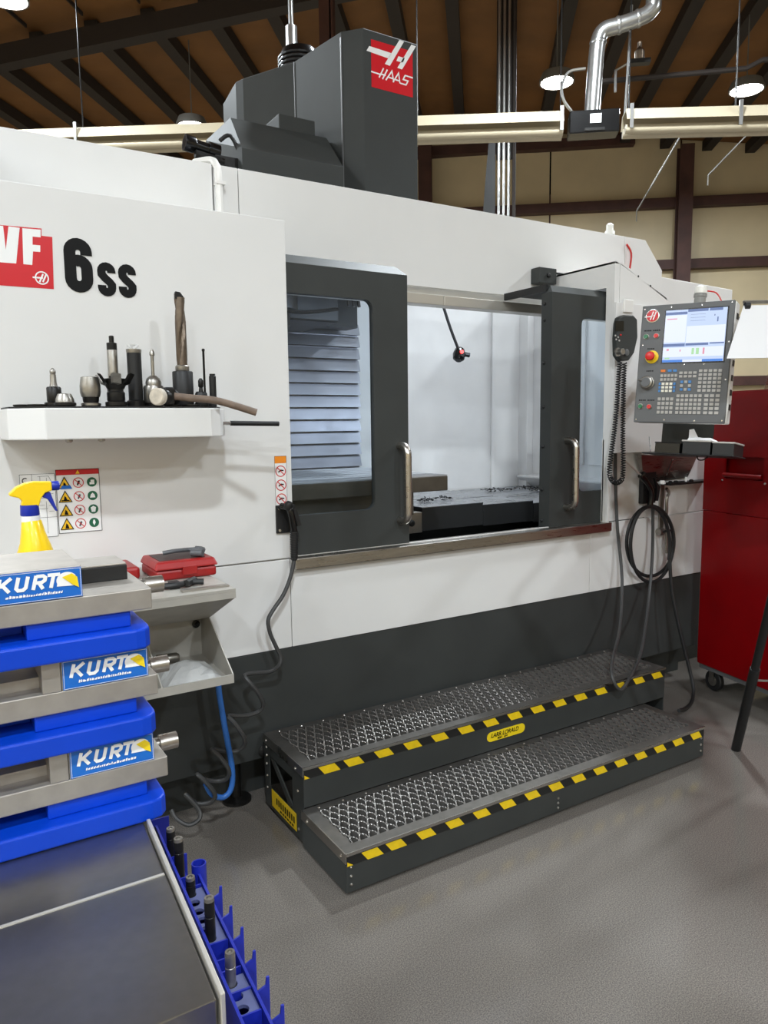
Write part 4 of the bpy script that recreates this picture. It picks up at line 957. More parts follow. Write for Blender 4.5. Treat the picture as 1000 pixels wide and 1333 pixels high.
# yellow rounded plate on the upper riser and warning plate on the end
p = PY(634, 957, UY0); q = PY(683, 950, UY0); xa, xb = p.x, q.x; zm = .215
pl = MB().ext([(x, UY0-.0005, z) for x, z in rrect(xa, xb, zm-.021, zm+.021, .0205)], (0, -.0015, 0)).build('name_plate', 'label_yellow', ws)
text_mb('LARR LORALD', lambda u, v: (xa+.02+u, UY0-.0028, zm-.004+v), .026, .25, .0006, .92).build('plate_lettering', 'ink', pl)
text_mb('MM1. 684', lambda u, v: (xa+.055+u, UY0-.0028, zm-.017+v), .014, .25, .0003).build('plate_lettering', 'ink', pl)
pl = MB().box(SX0+.0085, SX0+.0099, UY0+.07, UY0+.30, .03, .10).build('warning_plate', 'tape_yellow', ws)
mb = MB()
for i in range(9):
    y_ = UY0+.255-.02*i; mb.add([(SX0+.008, y_, .055), (SX0+.008, y_-.012, .055), (SX0+.008, y_-.012, .082), (SX0+.008, y_, .082)], [(0,1,2,3)])
for i in range(6):
    y_ = UY0+.22-.022*i; mb.add([(SX0+.008, y_, .037), (SX0+.008, y_-.016, .037), (SX0+.008, y_-.016, .046), (SX0+.008, y_, .046)], [(0,1,2,3)])
mb.build('plate_print', 'ink', pl)

# ------------------------------------------------------------------ steel topped cart with the vises
CZ = 1.0155
def RX(y): return .195+(y-.626)*.06
ct = thing('tool_cart', (-.1, 1.2, 0), 'steel topped tool cart carrying the stacked vises', 'cart')
yn, yfar = .626, 1.86
MB().ext([(-.62, yn+.002, .12), (RX(yn)-.002, yn+.002, .12), (RX(yfar)-.002, yfar, .12), (-.62, yfar, .12)], (0, 0, CZ-.03-.12)).build('cart_body', 'brushed', ct, bevel=.004)
ysm = .848
MB().ext([(-.62, ysm, CZ-.03), (RX(ysm), ysm, CZ-.03), (RX(yfar), yfar, CZ-.03), (-.62, yfar, CZ-.03)], (0, 0, .03)).build('top_sheet', 'bench', ct, bevel=.0015)
MB().ext([(-.62, yn, CZ-.03), (RX(yn), yn, CZ-.03), (RX(ysm), ysm-.0012, CZ-.03), (-.62, ysm-.0012, CZ-.03)], (0, 0, .032)).build('top_sheet', 'bench', ct, bevel=.0015)
MB().box(-.62, RX(ysm)-.001, ysm-.002, ysm+.002, CZ+.0005, CZ+.003).build('seam_trim', 'alu', ct)
yr = .976
MB().ext([(RX(yn)+.0025, yn-.004, CZ-.07), (RX(yn)+.0075, yn-.004, CZ-.07), (RX(yr)+.0075, yr, CZ-.07), (RX(yr)+.0025, yr, CZ-.07)], (0, 0, .078)).build('side_rim', 'alu', ct, bevel=.0012)
for (x, y) in ((-.55, .72), (.1, .72), (-.55, 1.78), (.1, 1.78)):
    MB().lathe([(.05, -.012), (.05, .012)], (x, y, .05), (1, 0, 0), n=18).build('caster', 'rubber', ct, smooth=True)
    MB().box(x-.02, x+.02, y-.03, y+.03, .1, .12).build('caster_plate', 'steel', ct)
def kurt_label(par, x0, x1, z0, z1, y):
    lb = MB().box(x0, x1, y-.0016, y-.0002, z0, z1).build('brand_plate', 'label_blue', par)
    w, h = x1-x0, z1-z0
    A = lambda u, v: (x0+u*w, y-.0022, z0+v*h)
    mb = MB(); fr = [(.012, .03), (.988, .03), (.988, .97), (.012, .97)]
    mb.stroke([(x0+u*w, z0+v*h) for u, v in fr], .0005, lambda a_, b_: (a_, y-.0021, b_), closed=True); mb.build('plate_border', 'label_white', lb)
    mb = MB(); t = .036*w
    sh = lambda u, v: (x0+(u+.09*(v-.5))*w, z0+v*h)
    Q = lambda pts: mb.stroke([sh(*p_) for p_ in pts], t*1.12, lambda a_, b_: (a_, y-.0022-LAY*1.2e-5, b_))
    # K
    Q([(.10, .40), (.10, .86)]); Q([(.115, .60), (.215, .86)]); Q([(.135, .66), (.225, .40)])
    # U
    Q([(.29, .86), (.29, .50), (.315, .43), (.365, .43), (.39, .50), (.39, .86)])
    # R
    Q([(.475, .40), (.475, .86)]); Q([(.48, .83), (.552, .83), (.58, .77), (.58, .68), (.552, .62), (.48, .62)]); Q([(.52, .62), (.58, .40)])
    # T
    Q([(.60, .83), (.735, .83)]); Q([(.665, .40), (.665, .83)])
    mb.build('plate_lettering', 'label_white', lb)
    # half moon emblem
    cx_, cz_ = x0+.835*w, z0+.62*h; r_ = .115*w
    mb = MB(); mb.fill([(cx_-r_*1.0, cz_-.20*h)]+[(cx_+r_*cos(radians(a_)), cz_-.02*h+r_*.86*sin(radians(a_))) for a_ in range(200, 20, -12)]+[(cx_+r_*.6, cz_-.22*h)], lambda a_, b_: (a_, y-.0022, b_)); mb.build('plate_emblem', 'label_white', lb)
    mb = MB(); mb.fill([(cx_-r_*.45, cz_+.10*h), (cx_+r_*.5, cz_+.2*h), (cx_+r_*1.0, cz_+.06*h), (cx_+r_*1.12, cz_-.30*h), (cx_+r_*.5, cz_-.18*h)], lambda a_, b_: (a_, y-.003, b_)); mb.build('plate_emblem', 'label_yellow', lb)
    mb = MB(); u = .2
    while u < .80:
        l_ = random.uniform(.012, .035); mb.fill([sh(u, .19), sh(u+l_, .19), sh(u+l_, random.uniform(.24, .30)), sh(u, random.uniform(.23, .30))], lambda a_, b_: (a_, y-.0022, b_)); u += l_+.008
    mb.build('tagline_marks', 'label_white', lb)
def vise(zb, xr, jx0, jx1, label, steel_jaw=False, dy=0.):
    L = .43; x0 = xr-L; yv = 1.0+dy
    t = thing('milling_vise', (xr-L/2, yv+.07, zb), label, 'vise', None)
    fl_ = [(x0, yv-.018), (xr-.027, yv-.018), (xr-.015, yv-.015), (xr-.007, yv-.005), (xr-.005, yv+.008), (xr-.005, yv+.155), (xr-.02, yv+.168), (x0, yv+.168)]
    MB().ext([(x, y, zb) for x, y in fl_], (0, 0, .0275)).build('base_flange', 'blue', t, bevel=.003)
    MB().ext([(xr-.155, yv+.005, zb+.0275), (xr-.028, yv+.005, zb+.0275), (xr-.028, yv+.145, zb+.0275), (xr-.155, yv+.145, zb+.0275)], (0, 0, .0215)).build('body_wall', 'blue', t, bevel=.002)
    MB().box(x0+.01, x0+.17, yv+.006, yv+.145, zb+.0275, zb+.049).build('body_wall', 'blue', t, bevel=.002)
    MB().box(x0+.171, xr-.156, yv+.05, yv+.10, zb+.0275, zb+.049).build('body_core', 'blue', t)
    MB().box(x0, xr, yv, yv+.15, zb+.0492, zb+.0775).build('bed', 'vise_steel', t, bevel=.0015)
    MB().cyl((xr-.002, yv+.075, zb+.066), (xr+.008, yv+.075, zb+.066), .009, n=16).build('screw', 'tool_steel', t, smooth=True)
    MB().lathe([(.0122, 0), (.0122, .026)], (xr+.008, yv+.075, zb+.066), (1,0,0), n=20).build('screw_end', 'tube_steel', t, smooth=True)
    mj = MB().box(jx0+.023, jx1, yv+.0005, yv+.15, zb+.0777, zb+.1185).build('movable_jaw', 'vise_steel', t, bevel=.0015)
    MB().box(jx0, jx0+.0225, yv-.001, yv+.152, zb+.0777, zb+.1185).build('jaw_plate', 'vise_steel', t, bevel=.001)
    MB().box(x0+.0, x0+.10, yv, yv+.15, zb+.0777, zb+.1185).build('fixed_jaw', 'vise_steel', t, bevel=.0015)
    MB().box(x0+.1, jx0, yv+.03, yv+.12, zb+.0777, zb+.092).build('throat', 'vise_steel', t)
    kurt_label(mj, jx0+.0245, jx1-.0005, zb+.0785, zb+.1165, yv)
    return t
vise(CZ+.0005, .257, .107, .239, 'bottom blue based milling vise of the stack, resting on the cart')
vise(CZ+.1205, .249, .105, .237, 'middle blue based milling vise of the stack of three')
vise(CZ+.2405, .247, .028, .160, 'top blue based milling vise of the stack with bare steel top')
bt = CZ+.2405+.0777
gb = thing('jaw_block', (.2, 1.11, bt), 'black sided steel block lying on the bed of the top vise', 'block')
MB().box(.163, .2335, 1.078, 1.148, bt, bt+.021).build('block_body', 'black', gb, bevel=.001)
MB().box(.1635, .2325, 1.0785, 1.1475, bt+.0212, bt+.0242).build('block_top', 'vise_steel', gb, bevel=.001)
# box behind the vises that carries the spray bottle
tag(MB().box(-.2, .16, 1.42, 1.74, CZ+.0005, 1.15).build('steel_box', 'bin_metal', loc=(-.02, 1.58, CZ), bevel=.005), 'low grey steel box on the cart behind the vises', 'box')
# spray bottle
YS = 1.58
def S_(px, py): return PY(px, py, YS)
b0 = S_(45, 700); sbx = S_(42, 690).x
sb = thing('spray_bottle', (sbx, YS, 1.15), 'yellow spray bottle with blue trigger standing behind the top vise', 'bottle')
def ring(z, rx, ry, cx_, n=18): return [(cx_+rx*cos(2*pi*i/n), YS+ry*sin(2*pi*i/n), z) for i in range(n)]
def loft(mb_, rings):
    n = len(rings[0]); vs = [v for r_ in rings for v in r_]; fs = []
    for k in range(len(rings)-1):
        for i in range(n): fs.append((k*n+i, k*n+(i+1) % n, (k+1)*n+(i+1) % n, (k+1)*n+i))
    fs += [tuple(range(n-1, -1, -1)), tuple(range((len(rings)-1)*n, len(rings)*n))]
    return mb_.add(vs, fs)
zN = S_(42, 679).z; zB = S_(42, 706).z
wN = (S_(54, 680).x-S_(27, 680).x)/2; wB = (S_(64, 705).x-S_(25, 705).x)/2
loft(MB(), [ring(1.1505, wB*1.25, .036, sbx), ring(1.17, wB*1.38, .04, sbx), ring(zB-.02, wB*1.25, .039, sbx+.003), ring(zB, wB, .034, sbx+.003), ring((zB+zN)/2, (wB+wN)/2*.97, .028, sbx+.001), ring(zN, wN, .019, sbx), ring(zN+.003, wN*.9, .017, sbx)]).build('bottle_body', 'yellow_plastic', sb, smooth=True)
MB().lathe([(.017, 0), (.017, .012)], (sbx-.001, YS, zN), n=16).build('neck', 'label_white', sb, smooth=True)
zc0, zc1 = S_(40, 671).z, S_(40, 657).z
MB().lathe([(.0165, zc0-zN), (.0175, zc0-zN+.002), (.0165, zc1-zN)], (sbx-.002, YS, zN), n=22).build('collar', 'navy_plastic', sb, smooth=True)
sil = [(27, 658), (28, 652), (24, 648), (12, 645.5), (11, 643), (20, 634), (32, 628.5), (42, 626.5), (66, 626.5), (67, 638), (58, 641), (53, 648), (50, 658)]
def slab(mb_, pix, w): return mb_.ext([S_(a_, b_)+V(0, w, 0) for a_, b_ in pix], (0, -2*w, 0))
slab(MB(), sil, .0105).build('trigger_housing', 'yellow_plastic', sb, bevel=.005)
a_, b_ = S_(66, 632.5), S_(77, 632.5)
MB().lathe([(.0085, 0), (.0095, .002), (.0095, (b_-a_).length-.002), (.008, (b_-a_).length)], a_, (1,0,0), n=14).build('nozzle', 'navy_plastic', sb, smooth=True)
slab(MB(), [(54, 647), (58, 641), (65, 640), (68, 648), (75, 665), (72, 665), (62, 650), (58, 648)], .006).build('trigger', 'navy_plastic', sb, bevel=.002)

# ------------------------------------------------------------------ blue tool rack hooked to the side of the cart
RZ = .95
RKM = Matrix.Translation((.247, .85, 0)) @ Matrix.Rotation(-atan2(.06, 1), 4, 'Z')
rk = thing('tool_rack', None, 'blue plastic tool rack hooked along the side of the cart', 'rack', mtx=RKM)
def K(mb_, *a, **k):
    for v_ in mb_.v: v_ -= V(.247, .85, 0)
    return mb_.build(*a, local=True, **k)
ri, ro = .2345, .2655
K(MB().ext([(.2335, .45, .87), (.2335, 1.11, .87), (.2335, 1.11, .915), (.2335, 1.04, .975), (.2335, .45, .975)], (.003, 0, 0)), 'inner_wall', 'blue_plastic', rk)
K(MB().box(.238, ro, .45, 1.10, .868, .872), 'rack_floor', 'blue_plastic', rk)
K(MB().box(ro, ro+.003, .45, .93, .868, RZ+.004), 'outer_wall', 'blue_plastic', rk)
for y in (1.10, .985, .93, .905, .785, .755, .735, .70, .665, .60, .52):
    K(MB().box(.238, ro-.0005, y, y+.0022, .873, RZ+.002), 'divider', 'blue_plastic', rk)
for i in range(8):
    y = .875-.045*i
    K(MB().ext([(ro+.003, y, .885), (ro+.0185, y, .885), (ro+.0185, y, RZ+.010), (ro+.0155, y, RZ+.010), (ro+.0145, y, RZ+.001), (ro+.003, y, RZ-.004)], (0, .0024, 0)), 'fin', 'blue_plastic', rk)
AXY = lambda x, y, z: (x, z, y)                    # plate lies flat: hole loop in (x, y)
def hole_plate(ys_, r_, z, xa=.238, xb=None):
    xb = xb or ro-.001
    mb_ = MB(); hs = (ys_[0]-ys_[1]) if len(ys_) > 1 else .03
    for y in ys_:
        mb_.holed(xa, xb, y-hs/2, y+hs/2, circ((xa+xb)/2-.003, y, r_), z-.004, z, AXY)
    return K(mb_, 'hole_plate', 'blue_grey', rk)
hole_plate([.892, .873, .854, .836, .817, .798], .0066, RZ)
hole_plate([.7165, .6965, .6765], .0068, RZ)
K(MB().lathe([(.0098, -.03), (.0098, .014), (.0082, .014), (.0082, -.028)], (ro+.004, .935, RZ), n=18), 'cup', 'blue_plastic', rk, smooth=True)
K(MB().poly([(.24, .93, RZ-.02), (.26, .93, RZ-.02), (.26, .99, RZ-.02), (.24, .99, RZ-.02)]), 'shelf_strip', 'blue_plastic', rk)
for i, (top, base, rr, lb) in enumerate((((218, 1079), (219, 1126), .0062, 'end mill at the far end of the blue rack, against the cart rim'), ((225, 1093), (231, 1140), .0066, 'black flecked end mill second from the far end of the rack'), ((248, 1141), (246, 1168), .0062, 'short end mill beside the blue cup of the rack'), ((281, 1165), (276, 1222), .0062, 'tallest end mill, standing in the last hole of the long plate'), ((280, 1246), (285, 1283), .0058, 'bright shanked end mill in the short plate of the rack'))):
    ly = (1.005, .955, .892, .798, .7165)[i]
    bs = RKM @ (V(.248, ly, RZ)-V(.247, .85, 0)); tp = bs.copy(); tp.z = PY(*top, bs.y).z
    d_ = (tp-bs); Lh = d_.length
    em = thing('end_mill', bs-V(0, 0, .075), lb, 'end mill')
    lo_ = bs-d_.normalized()*.07
    m1, m2 = ('tool_steel', 'tool_dark') if i == 4 else ('tool_dark', 'tool_steel')
    MB().lathe([(rr*.8, 0), (rr, .004), (rr, .07+Lh*.55), (rr*.93, .07+Lh*.56), (rr*.93, .07+Lh*.60), (rr, .07+Lh*.61), (rr, .07+Lh-.004)], lo_, d_, n=14).build('shank', m1, em, smooth=True)
    MB().lathe([(rr*.98, .07+Lh-.004), (rr*.9, .07+Lh), (rr*.5, .07+Lh), (rr*.45, .07+Lh-.002)], lo_, d_, n=14).build('end_face', 'tool_steel', em, smooth=True)

# ------------------------------------------------------------------ control pendant
PC = PD(888.6, 472.9, 3.25); pa, ple, pr = radians(67.0), radians(4.7), radians(-1.62)
r0_ = V(cos(pa), -sin(pa), 0); ni = V(sin(pa), cos(pa), 0); up0 = V(0, 0, 1)*cos(ple)+ni*sin(ple)
rr_ = r0_*cos(pr)+up0*sin(pr); uu_ = up0*cos(pr)-r0_*sin(pr); nn_ = uu_.cross(rr_)
PM = Matrix.Identity(4)
for i in range(3): PM[i][0] = rr_[i]; PM[i][1] = nn_[i]; PM[i][2] = uu_[i]; PM[i][3] = PC[i]
PMI = PM.inverted()
PW, PHH = .385, .52
cp = thing('control_pendant', None, 'grey control panel with lit screen, keypad and red stop button beside the doors', 'control panel', mtx=PM)
def L(mb_, *a, **k): return mb_.build(*a, local=True, **k)
def uv(u, v): return (-PW/2+u*PW, PHH/2-v*PHH)
fc = L(MB().box(-PW/2, PW/2, 0, .012, -PHH/2, PHH/2), 'panel_face', 'panel_grey', cp, bevel=.004)
L(MB().box(-PW/2+.004, PW/2+.004, .0122, .085, -PHH/2+.002, PHH/2-.002), 'housing', 'pendant_white', cp, bevel=.006)
for v in (.12, .3, .5, .62, .74, .86): 
    x, z = uv(1, v); L(MB().box(PW/2+.0042, PW/2+.008, .03, .055, z-.012, z+.012), 'vent_slot', 'tool_dark', cp)
x0, z0 = uv(.275, .055); x1, z1 = uv(.93, .49)
sc_ = L(MB().box(x0-.005, x1+.005, -.002, -.0002, z1-.005, z0+.005), 'screen', 'black_gloss', cp)
def sr(name, a, b_, c, d, mt, e=.003): return L(MB().add([(x0+a*(x1-x0), -e, z0-b_*(z0-z1)), (x0+c*(x1-x0), -e, z0-b_*(z0-z1)), (x0+c*(x1-x0), -e, z0-d*(z0-z1)), (x0+a*(x1-x0), -e, z0-d*(z0-z1))], [(3,2,1,0)]), name, mt, sc_)
sr('display', 0, 0, 1, 1, 'screen_bg')
for r_ in ((.0, .10, .36, .62), (.37, .32, .99, .64), (.0, .72, .99, .90), (.3, .96, .7, 1.0)): sr('display_window', *r_, 'screen_white', .0034)
for r_ in ((0, .04, .36, .09), (.37, .0, .70, .05), (.72, 0, .93, .05), (0, .645, .36, .70), (.37, .645, .74, .69), (.76, .645, .99, .67)): sr('display_bar', *r_, 'screen_bar', .0038)
for r_ in ((0, .955, .34, 1.0), (.66, .955, .99, 1.0)): sr('display_bar', *r_, 'screen_blue', .0038)
for r_ in ((.03, .16, .2, .18), (.06, .74, .1, .78), (.66, .74, .69, .86), (.28, .76, .3, .8)): sr('display_mark', *r_, 'screen_pink', .0042)
for r_ in ((.48, .74, .52, .86), (.55, .74, .6, .86), (.04, .91, .12, .94)): sr('display_mark', *r_, 'screen_green', .0042)
for r_ in ((.8, .12, .815, .15), (.85, .17, .87, .26), (.42, .10, .66, .105), (.42, .16, .66, .165), (.42, .22, .66, .225)): sr('display_mark', *r_, 'screen_bar', .0042)
def dsk(name, u, v, r, mt, par, h=.002, e=0., n=24, r2=None):
    x, z = uv(u, v); return L(MB().lathe([(r, e), (r, e+h*.8), (r2 if r2 is not None else r*.92, e+h)], (x, 0, z), (0,-1,0), n=n), name, mt, par, smooth=True)
em_ = dsk('emblem', .125, .09, .030, 'chrome', cp, .003)
dsk('emblem_disc', .125, .09, .0255, 'haas_red', em_, .001, .003)
x, z = uv(.125, .09); AP = lambda u, v_: (x+u, -.0045, z+v_)
mb = MB(); mb.stroke([(-.008, -.018), (.003, .018)], .0048, AP); mb.stroke([(.004, -.018), (.015, .018)], .0048, AP); mb.stroke([(-.034, -.004), (.0, -.002)], .0045, AP); mb.stroke([(.004, .0), (.012, .001)], .004, AP); L(mb, 'emblem_mark', 'label_white', em_)
for (u, v, mt) in ((.07, .265, 'green_btn'), (.185, .262, 'red_btn'), (.07, .862, 'green_btn'), (.17, .865, 'red_btn')):
    b_ = dsk('button_bezel', u, v, .0125, 'tool_steel', cp, .004); dsk('push_button', u, v, .0095, mt, b_, .006, .004)
es = dsk('stop_plate', .155, .44, .0285, 'yellow_btn', cp, .004)
x, z = uv(.155, .44); L(MB().lathe([(.012, .004), (.011, .022), (.019, .026), (.0205, .034), (.018, .042), (.008, .045)], (x, 0, z), (0,-1,0), n=22), 'stop_button', 'red_btn', es, smooth=True)
jw = dsk('jog_wheel_base', .125, .66, .031, 'tool_steel', cp, .008)
x, z = uv(.125, .66); L(MB().lathe([(.0275, .008), (.0285, .012), (.0275, .026), (.023, .029)], (x, 0, z), (0,-1,0), n=26), 'jog_wheel', 'tool_steel', jw, smooth=True)
L(MB().lathe([(.021, .029), (.020, .031)], (x, 0, z), (0,-1,0), n=22), 'wheel_face', 'panel_grey', jw)
L(MB().cyl((x-.018, -.03, z+.006), (x-.028, -.045, z+.009), .004, n=8), 'wheel_knob', 'tool_steel', jw)
def keys(u0, u1, v0, v1, nc, nr, mt='key', skip=()):
    mb = MB()
    for r_ in range(nr):
        for c_ in range(nc):
            if (c_, r_) in skip: continue
            x, z = uv(u0+(u1-u0)*(c_+.5)/nc, v0+(v1-v0)*(r_+.5)/nr); hx_ = (u1-u0)*PW/nc*.36; hz_ = (v1-v0)*PHH/nr*.33
            mb.box(x-hx_, x+hx_, -.0035, -.0002, z-hz_, z+hz_)
    return L(mb, 'keypad', mt, cp, kind='stuff')
keys(.68, .935, .55, .745, 5, 6)
keys(.265, .46, .585, .65, 5, 2)
keys(.47, .67, .565, .625, 4, 2)
keys(.285, .415, .655, .745, 3, 3, 'key_white')
keys(.255, .44, .78, .93, 4, 4); keys(.46, .745, .755, .93, 6, 5); keys(.76, .935, .755, .93, 3, 5)
keys(.26, .33, .545, .575, 1, 1, 'key_orange'); keys(.34, .455, .545, .575, 2, 1, 'key_blue')
keys(.255, .285, .655, .745, 1, 3, 'key_blue'); keys(.415, .45, .655, .745, 1, 3, 'key_blue')
keys(.49, .62, .64, .735, 3, 3, 'key_blue', skip=((1, 1), (1, 0), (1, 2), (0, 1), (2, 1))); keys(.49, .62, .64, .735, 3, 3, 'key', skip=((0, 0), (2, 0), (0, 2), (2, 2), (1, 1)))
for (u, v) in ((.03, .03), (.33, .025), (.66, .025), (.97, .02), (.04, .335), (.97, .335), (.97, .64), (.03, .975), (.35, .975), (.68, .98), (.97, .975), (.52, .51), (.73, .51)):
    dsk('screw', u, v, .0035, 'chrome', cp, .002, n=8)
for (u, v) in ((.05, .215), (.15, .215), (.10, .37), (.11, .56), (.05, .81), (.15, .81)):
    x, z = uv(u, v); mb = MB()
    for i in range(4): mb.add([(x-.002+.008*i, -.0008, z-.002), (x+.004+.008*i, -.0008, z-.002), (x+.004+.008*i, -.0008, z+.003), (x-.002+.008*i, -.0008, z+.003)], [(0,1,2,3)])
    L(mb, 'legend', 'ink', cp)
# beacon on top
x = uv(.6, 0)[0]
L(MB().lathe([(.024, .0), (.024, .03), (.027, .032), (.027, .045), (.023, .047)], (x, .05, PHH/2), n=20), 'beacon_base', 'beacon_grey', cp, smooth=True)
L(MB().lathe([(.026, .047), (.027, .06), (.024, .075), (.014, .08)], (x, .05, PHH/2), n=20), 'beacon_cap', 'beacon_white', cp, smooth=True)
L(MB().tube([(x+.02, .06, PHH/2+.06), (x+.06, .07, PHH/2+.05), (x+.085, .07, PHH/2+.01), (x+.09, .07, PHH/2-.03)], .003, n=6), 'beacon_cable', 'hose_red', cp, smooth=True)
# arm to the machine
a_ = PMI @ V(3.42, YB-.0125, 1.86)
L(MB().tube([(.0, .086, -.05), (.0, .16, -.05), a_.lerp(V(0, .16, -.05), .4), a_], .035, n=12, smooth=False), 'support_arm', 'pendant_white', cp, smooth=True)
# tray under the pendant with its boxes
def LPp(px, py, k):
    o_ = PMI @ CAM; d_ = PMI.to_3x3() @ ray(px, py); t_ = (k-o_.y)/d_.y; return o_+d_*t_
k = .02
a_ = LPp(838, 592, k); b_ = LPp(958, 590, k); zt_ = (a_.z+b_.z)/2
L(MB().box(a_.x, b_.x, -.02, .26, zt_-.006, zt_), 'tray', 'black', cp, bevel=.003)
L(MB().box(a_.x+.012, a_.x+.24, .25, .262, zt_, -PHH/2+.03), 'tray_bracket', 'dark', cp)
L(MB().tube([(a_.x+.025, -.0, zt_+.07), (a_.x+.04, -.018, zt_+.004)], .003, n=6), 'tray_stay', 'chrome', cp)
L(MB().tube([(a_.x+.22, .06, zt_-.007), (a_.x+.23, .05, zt_-.022), (a_.x+.25, .05, zt_-.022), (a_.x+.265, .06, zt_-.007)], .003, n=6), 'cable_loop', 'rubber', cp)
def tray_box(px0, px1, y0, y1, h, mt, nm, label, cat, lid=None, lip=.004):
    q0, q1 = LPp(px0, 592, y0), LPp(px1, 592, y0)
    base = PM @ V((q0.x+q1.x)/2, (y0+y1)/2, zt_+.0005)
    M2 = PM.copy(); 
    for i in range(3): M2[i][3] = base[i]
    w2 = (q1.x-q0.x)/2; d2 = (y1-y0)/2
    t_ = thing(nm, None, label, cat, mtx=M2)
    mb = MB(); mb.box(-w2, w2, -d2, d2, 0, .003); mb.box(-w2, -w2+.003, -d2, d2, .003, h); mb.box(w2-.003, w2, -d2, d2, .003, h); mb.box(-w2+.003, w2-.003, -d2, -d2+.003, .003, h); mb.box(-w2+.003, w2-.003, d2-.003, d2, .003, h)
    L(mb, 'box_body', mt, t_)
    if lid: L(MB().box(-w2-lip, w2+lip, -d2-lip, d2+lip, h+.0005, h+.008), 'box_lid', lid, t_, bevel=.002)
    else: L(MB().tube([(-w2, -d2, h), (w2, -d2, h), (w2, d2, h), (-w2, d2, h), (-w2, -d2, h)], .003, n=6, smooth=False), 'box_rim', 'tool_dark', t_)
    return t_
tray_box(852, 884, -.015, .10, .045, 'black_gloss', 'parts_tray', 'open black parts tray under the control panel', 'tray')
tray_box(888, 924, -.015, .22, .052, 'black', 'storage_box', 'black box with grey lid next to the open parts tray', 'box', 'key', .005)
tray_box(927, 955, -.015, .2, .048, 'black', 'storage_box', 'small black box with grey lid at the end of the pendant tray', 'box', 'key', .003)
q0 = LPp(912, 571, .1)
M2 = PM.copy(); bs = PM @ V(q0.x, .1, zt_+.0615)
for i in range(3): M2[i][3] = bs[i]
rg = MB(); rg.add([(-.05, -.03, .0), (.06, -.05, 0), (.075, .0, .0), (-.03, .05, .0), (-.045, -.02, .012), (.05, -.04, .014), (.06, .0, .008), (-.02, .04, .02), (-.05, .0, .05), (-.035, .02, .055)], [(0,3,2,1),(0,1,5,4),(1,2,6,5),(2,3,7,6),(3,0,4,7),(4,5,6,7),(4,7,9,8),(8,9,7,4)])
ro_ = rg.build('rag', 'paper', local=True); ro_.matrix_world = M2; tag(ro_, 'crumpled white cloth lying on the black box under the control panel', 'cloth')

# ------------------------------------------------------------------ hand held jog remote with coiled cord
yj = YB-.027
jp = [(798, 421), (800, 414), (806, 411), (818, 411.5), (823, 417), (823.5, 440), (819, 460), (812, 470), (802, 470.5), (797, 463), (796.5, 440)]
jc = PY(809, 470, yj)
jg = thing('jog_remote', jc, 'dark grey hand held jog remote with small screen hanging on the white box', 'remote')
MB().ext([PY(a, b_, yj) for a, b_ in jp], (0, -.035, 0)).build('remote_body', 'dark', jg, bevel=.006)
ye = yj-.0355
def jq(a, b_, c_, d_): return [PY(a, b_, ye), PY(c_, b_, ye), PY(c_, d_, ye), PY(a, d_, ye)]
MB().ext(jq(801, 418, 812, 431), (0, -.002, 0)).build('remote_screen', 'black_gloss', jg)
for (a, b_, mt) in ((801, 437, 'key'), (804.5, 439, 'key'), (808, 436, 'red_btn'), (802, 442, 'key'), (806, 443.5, 'key')):
    MB().lathe([(.0045, 0), (.0045, .003), (.003, .004)], PY(a, b_, ye), (0,-1,0), n=8).build('remote_key', mt, jg)
MB().lathe([(.022, 0), (.022, .01), (.014, .012), (.014, .022), (.016, .024), (.016, .04), (.012, .042)], PY(803, 458.5, ye), (0,-1,0), n=18).build('remote_wheel', 'tool_steel', jg, smooth=True)
MB().lathe([(.017, 0), (.017, .012), (.013, .014)], PY(814, 459, ye), (0,-1,0), n=14).build('remote_knob', 'panel_grey', jg, smooth=True)
cpth = [(807, 470), (805, 500), (803, 530), (800, 560), (796, 590), (793.5, 612), (796, 624), (803, 628.5), (810, 623), (811.5, 605), (811, 570), (811.5, 530), (812, 500), (813, 472)]
cps = [PY(a, b_, yj-.02-.0*(i)) for i, (a, b_) in enumerate(cpth)]
fine = []
for i in range(len(cps)-1):
    p0 = cps[max(i-1, 0)]; p1 = cps[i]; p2 = cps[i+1]; p3 = cps[min(i+2, len(cps)-1)]
    for k_ in range(70):
        t_ = k_/70; fine.append(.5*((2*p1)+(-p0+p2)*t_+(2*p0-5*p1+4*p2-p3)*t_*t_+(-p0+3*p1-3*p2+p3)*t_**3))
hel = []; s_ = 0
for i in range(len(fine)-1):
    tg_ = (fine[i+1]-fine[i]); s_ += tg_.length; tg_.normalize(); sd = tg_.cross(V(0, 1, 0)).normalized(); ph = s_/.0128*2*pi
    hel.append(fine[i]+(sd*cos(ph)+V(0, 1, 0)*sin(ph))*.0105)
MB().tube(hel, .0034, n=5, smooth=False).build('coil_cord', 'rubber', jg, smooth=True)

# ------------------------------------------------------------------ wash gun on its bracket and the hoses below it
yg = YF
wg = thing('wash_gun', PY(842, 655, yg), 'black wash gun with long thin silver wand on a bracket below the control panel', 'spray gun')
p = PY(832, 614, yg); q = PY(848, 654, yg)
MB().box(p.x, q.x, yg-.03, yg-.0006, q.z, p.z).build('bracket', 'black', wg, bevel=.004)
MB().tube([PY(808, 597, yg-.06), PY(815, 601, yg-.06), PY(836, 620, yg-.06)], .005, n=8, smooth=False).build('wand', 'alu', wg, smooth=True)
MB().tube([PY(834, 619, yg-.06), PY(842, 628, yg-.06), PY(848, 642, yg-.055), PY(846, 660, yg-.05)], .016, n=10).build('gun_body', 'black_gloss', wg, smooth=True)
MB().ext([PY(852, 622, yg-.065), PY(860, 634, yg-.065), PY(857, 652, yg-.065), PY(854, 652, yg-.065), PY(856, 635, yg-.065)], (0, .012, 0)).build('trigger', 'black', wg)
